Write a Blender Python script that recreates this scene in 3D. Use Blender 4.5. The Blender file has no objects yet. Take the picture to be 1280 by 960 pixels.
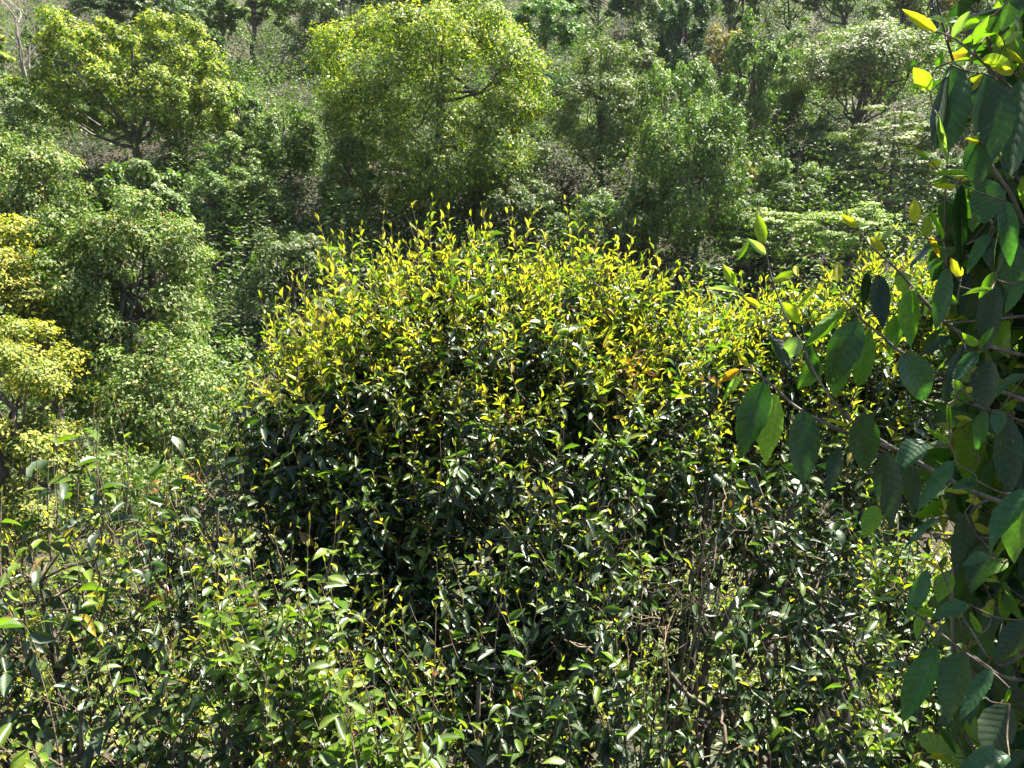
import bpy, math
import numpy as np
from math import radians, sin, cos, pi

# ------------------------------------------------------------------ camera, sky, sun, exposure
S = bpy.context.scene
COL = S.collection
F = 1005.0                                  # focal length in pixels of the 1280 x 960 photograph
PITCH = radians(10.0)
CAM = np.array([0.0, 0.0, 1.7])
cam_data = bpy.data.cameras.new('camera')
cam_data.sensor_width = 36.0
cam_data.lens = F / 1280.0 * 36.0
cam_data.clip_start = 0.05
cam_data.clip_end = 2000.0
cam = bpy.data.objects.new('camera', cam_data)
COL.objects.link(cam)
cam.location = CAM
cam.rotation_euler = (pi / 2 - PITCH, 0, 0)
S.camera = cam

SUN_EL = radians(62.0)
SUN_AZ = radians(56.0)                      # clockwise from +Y (the view direction)
w = bpy.data.worlds.new('World')
S.world = w
w.use_nodes = True
nt = w.node_tree
bg = nt.nodes['Background']
sky = nt.nodes.new('ShaderNodeTexSky')
sky.sky_type = 'NISHITA'
sky.sun_disc = False
sky.sun_elevation = SUN_EL
sky.sun_rotation = SUN_AZ
sky.air_density = 1.0
sky.dust_density = 1.5
nt.links.new(sky.outputs[0], bg.inputs[0])
bg.inputs[1].default_value = 0.05
sl = bpy.data.lights.new('sun', 'SUN')
sl.energy = 5.0
sl.angle = radians(0.5)
sl.color = (1.0, 0.94, 0.82)
sun = bpy.data.objects.new('sun', sl)
COL.objects.link(sun)
SUND = np.array([sin(SUN_AZ) * cos(SUN_EL), cos(SUN_AZ) * cos(SUN_EL), sin(SUN_EL)])
import mathutils
sun.rotation_euler = mathutils.Vector(SUND).to_track_quat('Z', 'Y').to_euler()
sun.location = (10, 20, 40)
S.view_settings.view_transform = 'Standard'
S.view_settings.look = 'None'
S.view_settings.exposure = 2.25
S.view_settings.gamma = 1.0
S.cycles.max_bounces = 8
S.cycles.diffuse_bounces = 4
S.cycles.transmission_bounces = 5
S.cycles.glossy_bounces = 3

# ------------------------------------------------------------------ geometry of the view
_f = np.array([0, cos(PITCH), -sin(PITCH)])
_u = np.array([0, sin(PITCH), cos(PITCH)])
_r = np.array([1.0, 0, 0])


def ray(px, py):
    return _r * ((px - 640) / F) + _f + _u * ((480 - py) / F)


def at(px, py, d):
    return CAM + d * ray(px, py)


def project(P):
    Q = P - CAM
    d = Q @ _f
    return 640 + F * (Q @ _r) / d, 480 - F * (Q @ _u) / d, d


YS = np.array([-80, -20, 0, 3, 6, 12, 18, 25, 32, 100, 128, 142, 300])
ZS = np.array([8, 1.5, 0, -.8, -2, -5.5, -7.8, -8, -5.6, 29, 43, 44, 20])


def ground(x, y):
    x = np.asarray(x, float)
    y = np.asarray(y, float)
    yy = y + 2.0 * np.sin(x * 0.07 + 1.0) * np.clip(y / 40, 0, 1)
    z = np.interp(yy, YS, ZS)
    k = np.clip((y - 12) / 25, 0, 1)
    z = z + k * (0.7 * np.sin(x * .23 + y * .11) + .45 * np.sin(x * .51 - y * .37 + 2) + .25 * np.sin(x * 1.1 + y * .9))
    return z + 0.03 * np.sin(x * 5 + y * 3) * np.sin(y * 4.1)


def hill_hit(px, py, d0=16.0):
    r = ray(px, py)
    d = np.arange(d0, 260, 0.1)
    P = CAM + d[:, None] * r
    m = np.nonzero(P[:, 2] <= ground(P[:, 0], P[:, 1]))[0]
    i = m[0] if len(m) else len(d) - 1
    return d[i], P[i]


def unit(v):
    return v / np.maximum(np.linalg.norm(v, axis=-1, keepdims=True), 1e-9)


# ------------------------------------------------------------------ mesh helpers
def make_mesh(name, V, Fc, mat, uv=None, col=None, smooth=True):
    """V (n,3); Fc int array (m,3) or (m,4); uv, col per vertex."""
    me = bpy.data.meshes.new(name)
    V = np.ascontiguousarray(V, np.float32)
    Fc = np.ascontiguousarray(Fc, np.int32)
    k = Fc.shape[1]
    me.vertices.add(len(V))
    me.vertices.foreach_set('co', V.ravel())
    me.loops.add(Fc.size)
    me.loops.foreach_set('vertex_index', Fc.ravel())
    me.polygons.add(len(Fc))
    me.polygons.foreach_set('loop_start', np.arange(0, Fc.size, k, dtype=np.int32))
    if smooth:
        me.polygons.foreach_set('use_smooth', np.ones(len(Fc), bool))
    if uv is not None:
        l = me.uv_layers.new(name='UVMap')
        l.data.foreach_set('uv', np.ascontiguousarray(uv[Fc.ravel()], np.float32).ravel())
    if col is not None:
        a = me.color_attributes.new('leafcol', 'FLOAT_COLOR', 'POINT')
        a.data.foreach_set('color', np.ascontiguousarray(col, np.float32).ravel())
    me.materials.append(mat)
    me.update(calc_edges=True)
    return me


def link(name, me, parent=None, loc=None):
    o = bpy.data.objects.new(name, me)
    COL.objects.link(o)
    if parent is not None:
        o.parent = parent
    if loc is not None:
        o.location = loc
    return o


def thing(name, label, cat, loc, group=None):
    o = bpy.data.objects.new(name, None)
    COL.objects.link(o)
    o.empty_display_size = 0.2
    o.location = loc
    o['label'] = label
    o['category'] = cat
    o['kind'] = 'thing'
    if group:
        o['group'] = group
    return o


def batch_tubes(P, R, sides=5, cap=True):
    """P (n,k,3) polylines, R (n,k) radii -> verts, quads"""
    n, k, _ = P.shape
    T = np.empty_like(P)
    T[:, 1:-1] = P[:, 2:] - P[:, :-2]
    T[:, 0] = P[:, 1] - P[:, 0]
    T[:, -1] = P[:, -1] - P[:, -2]
    T = unit(T)
    ref = np.broadcast_to(np.array([0.31, 0.87, 0.38]), T.shape)
    A = unit(np.cross(T, ref))
    B = np.cross(T, A)
    an = np.arange(sides) * 2 * pi / sides
    V = P[:, :, None, :] + R[:, :, None, None] * (A[:, :, None, :] * np.cos(an)[None, None, :, None] + B[:, :, None, :] * np.sin(an)[None, None, :, None])
    V = V.reshape(-1, 3)
    i = np.arange(k - 1)[:, None] * sides
    j = np.arange(sides)[None, :]
    j2 = (j + 1) % sides
    q = np.stack([i + j, i + j2, i + sides + j2, i + sides + j], -1).reshape(-1, 4)
    Q = (q[None] + (np.arange(n) * k * sides)[:, None, None]).reshape(-1, 4)
    return V, Q


def smooth_path(pts, k, wob=0.0, rng=None):
    pts = np.asarray(pts, float)
    n = len(pts)
    if n == 2:
        t = np.linspace(0, 1, k)[:, None]
        out = pts[0] * (1 - t) + pts[1] * t
    else:
        ext = np.vstack([2 * pts[0] - pts[1], pts, 2 * pts[-1] - pts[-2]])
        out = []
        for s in np.linspace(0, n - 1 - 1e-6, k):
            i = int(s)
            t = s - i
            p0, p1, p2, p3 = ext[i:i + 4]
            out.append(.5 * ((2 * p1) + (-p0 + p2) * t + (2 * p0 - 5 * p1 + 4 * p2 - p3) * t * t + (-p0 + 3 * p1 - 3 * p2 + p3) * t ** 3))
        out = np.array(out)
    if wob and rng is not None:
        out[1:-1] += rng.normal(0, wob, (k - 2, 3))
    return out


class Tubes:
    def __init__(self):
        self.V, self.Q, self.n = [], [], 0

    def add(self, P, R, sides=5):
        P = np.asarray(P, float)
        R = np.asarray(R, float)
        if P.ndim == 2:
            P, R = P[None], R[None]
        V, Q = batch_tubes(P, R, sides)
        self.V.append(V)
        self.Q.append(Q + self.n)
        self.n += len(V)

    def mesh(self, name, mat, off=(0, 0, 0)):
        V = np.vstack(self.V) - np.asarray(off)
        return make_mesh(name, V, np.vstack(self.Q), mat)


# ------------------------------------------------------------------ materials
def nodes(name):
    m = bpy.data.materials.new(name)
    m.use_nodes = True
    t = m.node_tree
    t.nodes.clear()
    out = t.nodes.new('ShaderNodeOutputMaterial')
    return m, t, out


def N(t, kind, **kw):
    n = t.nodes.new(kind)
    for k, v in kw.items():
        if k.startswith('i_'):
            n.inputs[k[2:].replace('_', ' ')].default_value = v
        else:
            setattr(n, k, v)
    return n


def math_(t, op, a, b=None, c=None, clamp=False):
    n = t.nodes.new('ShaderNodeMath')
    n.operation = op
    n.use_clamp = clamp
    for i, v in enumerate((a, b, c)):
        if v is None:
            continue
        if isinstance(v, (int, float)):
            n.inputs[i].default_value = v
        else:
            t.links.new(v, n.inputs[i])
    return n.outputs[0]


def mixc(t, fac, a, b, mode='MIX'):
    n = t.nodes.new('ShaderNodeMix')
    n.data_type = 'RGBA'
    n.blend_type = mode
    for s, v in ((n.inputs[0], fac), (n.inputs[6], a), (n.inputs[7], b)):
        if isinstance(v, (int, float, tuple)):
            s.default_value = v
        else:
            t.links.new(v, s)
    return n.outputs[2]


def leaf_material(name, veins=True, rough=(0.36, 0.46), trans=(0.34, 0.52), tcol=((0.62, 1.0, 0.14), (.94, 1.0, 0.36)), tgain=(2.2, 1.7), spec=0.5, vs=1.0):
    m, t, out = nodes(name)
    L = t.links
    at_ = N(t, 'ShaderNodeAttribute', attribute_name='leafcol')
    oi = N(t, 'ShaderNodeObjectInfo')
    col = mixc(t, 1.0, at_.outputs['Color'], oi.outputs['Color'], 'MULTIPLY')
    age = math_(t, 'MULTIPLY', at_.outputs['Alpha'], oi.outputs['Alpha'])
    bump = None
    pb = N(t, 'ShaderNodeBsdfPrincipled')
    pb.inputs['Specular IOR Level'].default_value = spec
    basec = col
    geo = N(t, 'ShaderNodeNewGeometry')
    tc_mul = None
    if veins:
        uv = N(t, 'ShaderNodeUVMap', uv_map='UVMap')
        sp = N(t, 'ShaderNodeSeparateXYZ')
        L.new(uv.outputs[0], sp.inputs[0])
        u = math_(t, 'ABSOLUTE', sp.outputs[0])
        v = sp.outputs[1]
        # pinnate side veins run forward from the midrib
        ph = math_(t, 'SUBTRACT', v, math_(t, 'MULTIPLY', u, 0.16))
        s = math_(t, 'SINE', math_(t, 'MULTIPLY', ph, 2 * pi * 9.0))
        s = math_(t, 'MULTIPLY_ADD', s, 0.5, 0.5)
        vein = math_(t, 'POWER', s, 7.0)
        rib = math_(t, 'SUBTRACT', 1.0, math_(t, 'MULTIPLY', u, 16.0), clamp=True)
        nz = N(t, 'ShaderNodeTexNoise', i_Scale=38.0, i_Detail=3.0)
        tc = N(t, 'ShaderNodeTexCoord')
        L.new(tc.outputs['Object'], nz.inputs['Vector'])
        mott = math_(t, 'MULTIPLY_ADD', nz.outputs[0], 0.5, 0.75)
        vc = mixc(t, 1.0, mixc(t, 1.0, col, (2.2, 2.2, 1.8, 1), 'MULTIPLY'), (.02, .028, .008, 1), 'ADD')
        cv = mixc(t, math_(t, 'MULTIPLY', vein, 0.16 * vs), col, vc)
        cv = mixc(t, math_(t, 'MULTIPLY', rib, 0.35), cv, vc)
        mm = N(t, 'ShaderNodeCombineXYZ')
        for i in range(3):
            L.new(mott, mm.inputs[i])
        basec = mixc(t, 1.0, cv, mm.outputs[0], 'MULTIPLY')
        if vs > 1:                         # blemishes and brown nibbled spots on the big leaves
            sx = N(t, 'ShaderNodeTexNoise', i_Scale=5.5, i_Detail=6.0, i_Roughness=.7)
            ad = N(t, 'ShaderNodeVectorMath', operation='ADD')
            rnd = N(t, 'ShaderNodeCombineXYZ')
            for i in range(3):
                L.new(math_(t, 'MULTIPLY', oi.outputs['Random'], 37.0 + i), rnd.inputs[i])
            L.new(tc.outputs['Object'], ad.inputs[0])
            L.new(rnd.outputs[0], ad.inputs[1])
            L.new(ad.outputs[0], sx.inputs['Vector'])
            spot = math_(t, 'MULTIPLY', math_(t, 'SUBTRACT', sx.outputs[0], .645), 30.0, clamp=True)
            basec = mixc(t, spot, basec, (.10, .055, .02, 1))
            tone = math_(t, 'MULTIPLY_ADD', sx.outputs[0], 1.4, .3)
            tn = N(t, 'ShaderNodeCombineXYZ')
            for i in range(3):
                L.new(tone, tn.inputs[i])
            basec = mixc(t, 1.0, basec, tn.outputs[0], 'MULTIPLY')
        h = math_(t, 'SUBTRACT', math_(t, 'POWER', s, 0.6), 0.0)
        hh = math_(t, 'ADD', math_(t, 'MULTIPLY', h, -0.9), math_(t, 'MULTIPLY', rib, -1.2))
        hh = math_(t, 'ADD', hh, math_(t, 'MULTIPLY', nz.outputs[0], 0.5))
        bp = N(t, 'ShaderNodeBump')
        bp.inputs['Strength'].default_value = (0.12 if vs == 1 else 0.34)
        bp.inputs['Distance'].default_value = 0.0009
        L.new(hh, bp.inputs['Height'])
        bump = bp.outputs[0]
        L.new(bump, pb.inputs['Normal'])
        tc_mul = math_(t, 'SUBTRACT', 1.0, math_(t, 'MAXIMUM', math_(t, 'MULTIPLY', vein, 0.25), math_(t, 'MULTIPLY', rib, 0.7)))
    # paler, matter underside
    back = geo.outputs['Backfacing']
    basec2 = mixc(t, back, basec, mixc(t, 1.0, mixc(t, 1.0, basec, (1.5, 1.45, 1.6, 1), 'MULTIPLY'), (.010, .014, .007, 1), 'ADD'))
    L.new(basec2, pb.inputs['Base Color'])
    r = math_(t, 'MULTIPLY_ADD', age, rough[1] - rough[0], rough[0])
    r = math_(t, 'ADD', r, math_(t, 'MULTIPLY', back, 0.16))
    L.new(r, pb.inputs['Roughness'])
    tr = N(t, 'ShaderNodeBsdfTranslucent')
    tint = mixc(t, age, (*[c * tgain[0] for c in tcol[0]], 1), (*[c * tgain[1] for c in tcol[1]], 1))
    tcx = mixc(t, 1.0, basec, tint, 'MULTIPLY')
    if tc_mul is not None:
        cx = N(t, 'ShaderNodeCombineXYZ')
        for i in range(3):
            L.new(tc_mul, cx.inputs[i])
        tcx = mixc(t, 1.0, tcx, cx.outputs[0], 'MULTIPLY')
    L.new(tcx, tr.inputs['Color'])
    mx = N(t, 'ShaderNodeMixShader')
    L.new(math_(t, 'MULTIPLY_ADD', age, trans[1] - trans[0], trans[0]), mx.inputs[0])
    L.new(pb.outputs[0], mx.inputs[1])
    L.new(tr.outputs[0], mx.inputs[2])
    L.new(mx.outputs[0], out.inputs[0])
    return m


def bark_material(name, a, b, scale=18.0, rough=0.85):
    m, t, out = nodes(name)
    tc = N(t, 'ShaderNodeTexCoord')
    mp = N(t, 'ShaderNodeMapping')
    mp.inputs['Scale'].default_value = (1, 1, 0.25)
    t.links.new(tc.outputs['Object'], mp.inputs[0])
    nz = N(t, 'ShaderNodeTexNoise', i_Scale=scale, i_Detail=5.0)
    t.links.new(mp.outputs[0], nz.inputs[0])
    rp = N(t, 'ShaderNodeValToRGB')
    rp.color_ramp.elements[0].position = 0.35
    rp.color_ramp.elements[1].position = 0.65
    rp.color_ramp.elements[0].color = (*a, 1)
    rp.color_ramp.elements[1].color = (*b, 1)
    t.links.new(nz.outputs[0], rp.inputs[0])
    bp = N(t, 'ShaderNodeBump', i_Strength=0.6)
    bp.inputs['Distance'].default_value = 0.02
    t.links.new(nz.outputs[0], bp.inputs['Height'])
    pb = N(t, 'ShaderNodeBsdfPrincipled', i_Roughness=rough)
    t.links.new(rp.outputs[0], pb.inputs['Base Color'])
    t.links.new(bp.outputs[0], pb.inputs['Normal'])
    t.links.new(pb.outputs[0], out.inputs[0])
    return m


M_TEA = leaf_material('tea_leaf', rough=(.40, .42), trans=(.13, .60), spec=.65)
M_HERO = leaf_material('big_tea_leaf', rough=(.38, .42), trans=(.30, .55), spec=.42, vs=1.7, tgain=(4.2, 1.3))
M_TREE = leaf_material('tree_leaf', veins=False, rough=(0.42, 0.55), trans=(0.30, 0.42), tgain=(1.9, 1.4))
M_TWIG = bark_material('twig_bark', (0.05, 0.035, 0.02), (0.16, 0.12, 0.08), 60)
M_GTWIG = bark_material('green_twig', (0.10, 0.11, 0.03), (0.20, 0.20, 0.06), 60, 0.5)
M_STEM = bark_material('stem_bark', (0.035, 0.028, 0.022), (0.17, 0.15, 0.12), 30)
M_TRUNK = bark_material('trunk_bark', (0.035, 0.03, 0.026), (0.14, 0.12, 0.10), 6)
M_PALE = bark_material('pale_bark', (0.20, 0.18, 0.15), (0.48, 0.45, 0.40), 8)
M_GREY = bark_material('grey_bark', (0.12, 0.10, 0.085), (0.32, 0.28, 0.23), 8)
M_DRY = bark_material('dry_twig', (0.13, 0.095, 0.06), (0.28, 0.21, 0.13), 60)

m, t, out = nodes('hill_soil')
tc = N(t, 'ShaderNodeTexCoord')
n1 = N(t, 'ShaderNodeTexNoise', i_Scale=0.35, i_Detail=8.0)
n2 = N(t, 'ShaderNodeTexNoise', i_Scale=4.0, i_Detail=6.0)
t.links.new(tc.outputs['Object'], n1.inputs[0])
t.links.new(tc.outputs['Object'], n2.inputs[0])
rp = N(t, 'ShaderNodeValToRGB')
e = rp.color_ramp.elements
e[0].position, e[0].color = 0.36, (0.035, 0.045, 0.018, 1)
e[1].position, e[1].color = 0.66, (0.050, 0.037, 0.027, 1)
x = e.new(0.5)
x.color = (0.040, 0.034, 0.022, 1)
t.links.new(n1.outputs[0], rp.inputs[0])
c = mixc(t, 0.8, rp.outputs[0], n2.outputs[1], 'OVERLAY')
bp = N(t, 'ShaderNodeBump', i_Strength=0.8)
bp.inputs['Distance'].default_value = 0.15
t.links.new(n2.outputs[0], bp.inputs['Height'])
pb = N(t, 'ShaderNodeBsdfPrincipled', i_Roughness=0.95)
t.links.new(c, pb.inputs['Base Color'])
t.links.new(bp.outputs[0], pb.inputs['Normal'])
t.links.new(pb.outputs[0], out.inputs[0])
M_SOIL = m

# ------------------------------------------------------------------ the ground: one sheet
gx = np.concatenate([np.linspace(-260, -60, 30)[:-1], np.linspace(-60, 60, 121), np.linspace(60, 260, 30)[1:]])
gy = np.concatenate([np.linspace(-80, -4, 20)[:-1], np.linspace(-4, 14, 60)[:-1], np.linspace(14, 110, 100)[:-1], np.linspace(110, 300, 40)])
GX, GY = np.meshgrid(gx, gy)
GZ = ground(GX, GY)
V = np.stack([GX, GY, GZ], -1).reshape(-1, 3)
ny, nx = GX.shape
i = (np.arange(ny - 1)[:, None] * nx + np.arange(nx - 1)[None, :])
Q = np.stack([i, i + 1, i + nx + 1, i + nx], -1).reshape(-1, 4)
o = link('ground', make_mesh('ground', V, Q, M_SOIL))
o['kind'] = 'structure'
o['label'] = 'wooded valley slope of brown soil and dry leaf litter'

# ------------------------------------------------------------------ tree builder
PAL = {  # main colours of a crown, colours of new growth, share of new growth
    'lime': ([(.09, .135, .016), (.13, .17, .018), (.055, .09, .015)], [(.30, .33, .025), (.40, .37, .04), (.23, .29, .025)], .5),  # yellow growth colours raised to paint sun highlights as well
    'laurel': ([(.065, .105, .030), (.09, .13, .038), (.14, .17, .065)], [(.20, .23, .05), (.17, .21, .05), (.28, .17, .05)], .14),
    'gold': ([(.11, .14, .025), (.14, .165, .03), (.08, .11, .025)], [(.30, .29, .04), (.40, .34, .06)], .55),
    'grey': ([(.12, .145, .075), (.155, .18, .10), (.085, .11, .055)], [(.22, .22, .11)], .15),
    'mid': ([(.07, .115, .03), (.10, .145, .035), (.05, .085, .028)], [(.18, .22, .05)], .18),
    'dull': ([(.065, .095, .04), (.09, .115, .05), (.05, .075, .035)], [(.15, .15, .06), (.18, .12, .06)], .10),
    'dark': ([(.030, .065, .025), (.04, .08, .03), (.025, .05, .025)], [(.08, .13, .03)], .06),
    'blue': ([(.045, .08, .038), (.068, .11, .05), (.10, .14, .075)], [(.14, .18, .08)], .10),
    'vine': ([(.085, .13, .045), (.12, .165, .06), (.06, .095, .035)], [(.18, .24, .08)], .15),
    'layer': ([(.14, .20, .04), (.18, .24, .06), (.10, .16, .04)], [(.30, .34, .08)], .30),
    'weed': ([(.10, .145, .018), (.14, .18, .02), (.07, .105, .015)], [(.24, .27, .03), (.30, .26, .05)], .35),
    'rust': ([(.16, .12, .05), (.12, .12, .05), (.20, .14, .05)], [(.30, .16, .06), (.30, .24, .05)], .3),
    'glossy': ([(.05, .12, .02), (.07, .15, .02), (.04, .09, .02)], [(.18, .26, .03)], .2),
}
STY = {  # clump radius share, clump z squash, droop, leaf normal up-bias
    'round': (.26, .8, .3, .6), 'umbrella': (.23, .6, .2, .8), 'fine': (.24, 1.0, .3, .3),
    'drape': (.22, 1.9, 1.3, .1), 'layer': (.28, .25, .1, 1.2), 'droop': (.19, .95, 1.0, .4), 'dome': (.15, .9, .3, .5),
}


def scatter_leaves(rng, P, out_dir, size, pal, up, droop, flush, tint=1.0, far=False):
    """two-triangle folded leaves at P"""
    n = len(P)
    nr = unit(out_dir * .9 + np.array([0, 0, 1.0]) * up + rng.normal(0, .45, (n, 3)))
    ax = out_dir * .7 + rng.normal(0, .7, (n, 3)) + np.array([0, 0, -1.0]) * droop
    ax = unit(ax - nr * np.sum(ax * nr, -1, keepdims=True))
    sd = np.cross(nr, ax)
    L = size * rng.uniform(.6, 1.35, (n, 1))
    W = L * rng.uniform(.22, .34, (n, 1))
    a = P - ax * L * .5
    b = P + ax * L * .5 - nr * L * .12
    l = P - sd * W + nr * L * .06
    r = P + sd * W + nr * L * .06
    if far:                               # beyond leaf-resolving distance one triangle per leaf spray
        V = np.stack([a - sd * W * 1.1, a + sd * W * 1.1, b], 1).reshape(-1, 3)
        Fc = np.arange(n * 3).reshape(-1, 3)
    else:
        V = np.stack([a, r, b, l], 1).reshape(-1, 3)
        k = np.arange(n)[:, None] * 4
        Fc = np.stack([np.hstack([k, k + 1, k + 2]), np.hstack([k, k + 2, k + 3])], 1).reshape(-1, 3)
    base, new, _ = PAL[pal]
    base, new = np.array(base) * [1.0, 1.0, .72], np.array(new) * [.96, 1.0, .8]
    C = np.array(base)[rng.integers(0, len(base), n)]
    isn = rng.random(n) < flush
    C[isn] = new[rng.integers(0, len(new), isn.sum())]
    C = C * rng.uniform(.75, 1.25, (n, 1)) * tint
    C = np.concatenate([C, isn[:, None] * .8 + .1], -1)
    C = np.repeat(C, 3 if far else 4, 0)
    return V, Fc, C


def make_crown(rng, c, R, n, pal, style, size, nclump=None, low=-.55, far=False):
    cr, sq, droop, up = STY[style]
    nclump = int((nclump or 46) * 1.5)
    d = unit(rng.normal(0, 1, (nclump * 3, 3)))
    d = d / (np.abs(d) ** 3).sum(1, keepdims=True) ** (1 / 3) * .96
    d = d[d[:, 2] > low][:nclump]
    nclump = len(d)
    lob = 1 + .13 * np.sin(3 * np.arctan2(d[:, 1], d[:, 0]) + rng.uniform(0, 6)) + .10 * np.sin(5 * d[:, 2] + rng.uniform(0, 6))
    f = (rng.uniform(.25, 1, nclump) ** .3) * lob
    R = R * .94
    if style in ('droop', 'fine'):
        f = f * rng.uniform(.5, 1, nclump) ** .6
    cc = c + R * d * f[:, None] * (1 - cr * .35)
    rad = min(R[0], R[2] * 1.3) * cr * rng.uniform(.5, 1.25, nclump)
    wgt = rad ** 2
    k = rng.choice(nclump, n, p=wgt / wgt.sum())
    od = rng.normal(0, 1, (n, 3))
    od[:, 2] = np.where(rng.random(n) < .6, np.abs(od[:, 2]), od[:, 2])
    od = unit(od)
    rr = rng.uniform(.15, 1, n) ** .45
    wob = 1 + .25 * np.sin(od[:, 0] * 5 + k) * np.sin(od[:, 2] * 6 + 2 * k)
    off = od * (rad[k] * rr * wob)[:, None] * np.array([1, 1, sq])
    P = cc[k] + off
    base, new, fl = PAL[pal]
    # new growth on outer shoots of some clumps; on lime crowns it also paints sunlit tops
    act = rng.uniform(0, 1, nclump)
    outer = np.clip((rr - .6) * 2.5, 0, 1)
    rel = (P - c) / R
    topness = np.clip(.55 + .55 * rel[:, 2] + .2 * np.abs(rel[:, 0]), .08, 1.2)
    flush = np.clip(fl * 2.0 * (act[k] * .9 + .25) * outer * topness, 0, .95)
    out = unit(unit(P - c) * .5 + od)
    tint = (0.82 + .36 * rng.random(nclump))[k][:, None]
    return scatter_leaves(rng, P, out, size, pal, up, droop, flush, tint, far), cc, rad


def tree(name, label, cat, px, top, base, hw, pal, style='round', dens=1.0, trunk_from=.35, group='trees on the valley slope',
         d=None, mat=None, seed=None, low=-.55, leaf=1.0, lean=0.0, nclump=None, trunk_r=1.0, nlimb=14):
    rng = np.random.default_rng(seed if seed is not None else int(abs(px) * 31 + top * 7 + base))
    if d is None:
        d, B = hill_hit(px, base)
    else:
        B = at(px, base, d)
        B[2] = ground(B[0], B[1])
    T = at(px, top, d)
    H = T[2] - B[2]
    rx = hw * d / F * (1.0 if hw > 105 else 1.16)
    cb = B[2] + H * trunk_from                     # bottom of the crown
    c = np.array([B[0] + lean, B[1], (T[2] + cb) / 2])
    R = np.array([rx, min(rx, H * .6) * .95, (T[2] - cb) / 2])
    if low > -.2:                                  # an umbrella: centre lower, half ball
        c[2] = cb + (T[2] - cb) * .25
        R[2] = (T[2] - cb) * .75
    spx = max(3.7, min(4.9, 60 / d + 2.3)) * leaf    # leaf clump length in photo pixels
    size = spx * d / F
    n = int(hw * 2 * (base - top) * (1 - trunk_from * .8) / (spx * spx * .42) * 5.4 * dens)
    n = min(n, 100000)
    root = thing(name, label, cat, B, group)
    (V, Fc, C), cc, rad = make_crown(rng, c, R, n, pal, style, size, nclump=nclump, low=low, far=d > 34)
    link('crown', make_mesh('crown', V - B, Fc, M_TREE, col=C, smooth=False), root)
    # trunk and limbs
    mat = mat or M_TRUNK
    r0 = (H * .018 + .05) * trunk_r
    fork = B + (c - B) * np.array([.5, .5, 1]) * .8 + np.array([rng.normal(0, .02 * H), 0, 0])
    fork[2] = B[2] + H * (trunk_from + .05) + .1 * H
    tb = Tubes()
    tip = c + np.array([rng.normal(0, .1) * rx, 0, R[2] * .75])
    tb.add(smooth_path([B - [0, 0, .6], B + (fork - B) * .5 + rng.normal(0, .015 * H, 3) * [1, 1, 0], fork, tip], 12), np.linspace(r0 * 1.25, r0 * .25, 12), 8)
    link('trunk', tb.mesh('trunk', mat, B), root)
    lb = Tubes()
    order = np.argsort(-rad)[:nlimb]
    for q in order:
        s = rng.uniform(.0, .8)
        a = fork * (1 - s) + tip * s
        a = a.copy()
        if s < .35:
            a = B + (fork - B) * rng.uniform(.65, 1)
        mid = (a + cc[q]) / 2 + np.array([0, 0, -.06 * H]) + rng.normal(0, .03 * H, 3)
        rr = r0 * rng.uniform(.3, .5)
        lb.add(smooth_path([a, mid, cc[q]], 8, .01 * H, rng), np.linspace(rr, rr * .25, 8), 5)
        for _ in range(2):
            e2 = cc[q] + rng.normal(0, 1, 3) * rad[q] * .6
            lb.add(smooth_path([mid * .5 + cc[q] * .5, (mid * .3 + cc[q] * .3 + e2 * .4) + rng.normal(0, .01 * H, 3), e2], 5), np.linspace(rr * .4, rr * .12, 5), 4)
    link('limb', lb.mesh('limb', mat, B), root)
    return root


def grow_bare(rng, tb, p, dirv, L, r, depth, spread=.55):
    n = 5
    pts = [p]
    dd = dirv.copy()
    for i in range(n):
        dd = unit(dd + rng.normal(0, .13, 3) + np.array([0, 0, .05]))
        pts.append(pts[-1] + dd * L / n)
    pts = np.array(pts)
    tb.add(pts, np.linspace(r, r * .62, n + 1), 6 if depth > 3 else 3)
    if depth == 0:
        return
    for k in range(rng.integers(2, 4) + (depth <= 2)):
        s = rng.integers(2, n + 1)
        nd = unit(dd + rng.normal(0, spread, 3))
        grow_bare(rng, tb, pts[s], nd, L * rng.uniform(.55, .8), r * rng.uniform(.42, .62), depth - 1, spread)


def bare_tree(name, label, px, top, base, d=None, mat=None, depth=5, seed=1, spread=.5, twigs=True, group='trees on the valley slope', rk=1.0):
    rng = np.random.default_rng(seed)
    if d is None:
        d, B = hill_hit(px, base)
    else:
        B = at(px, base, d)
        B[2] = ground(B[0], B[1])
    H = at(px, top, d)[2] - B[2]
    root = thing(name, label, 'tree', B, group)
    tk = Tubes()
    r0 = H * .018 * rk
    trunk = smooth_path([B - [0, 0, .4], B + [.03 * H, 0, .2 * H], B + [0, 0, .42 * H]], 9)
    tk.add(trunk, np.linspace(r0 * 1.3, r0 * .85, 9), 8)
    link('trunk', tk.mesh('trunk', mat or M_PALE, B), root)
    br = Tubes()
    for k in range(4):
        dv = unit(np.array([rng.normal(0, .35), rng.normal(0, .35), 1.0]))
        grow_bare(rng, br, trunk[-1] if k < 2 else trunk[-3], dv, H * .26, r0 * (.75 if k == 0 else .5), depth, spread)
    link('branches', br.mesh('branches', mat or M_PALE, B), root)
    return root


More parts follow.
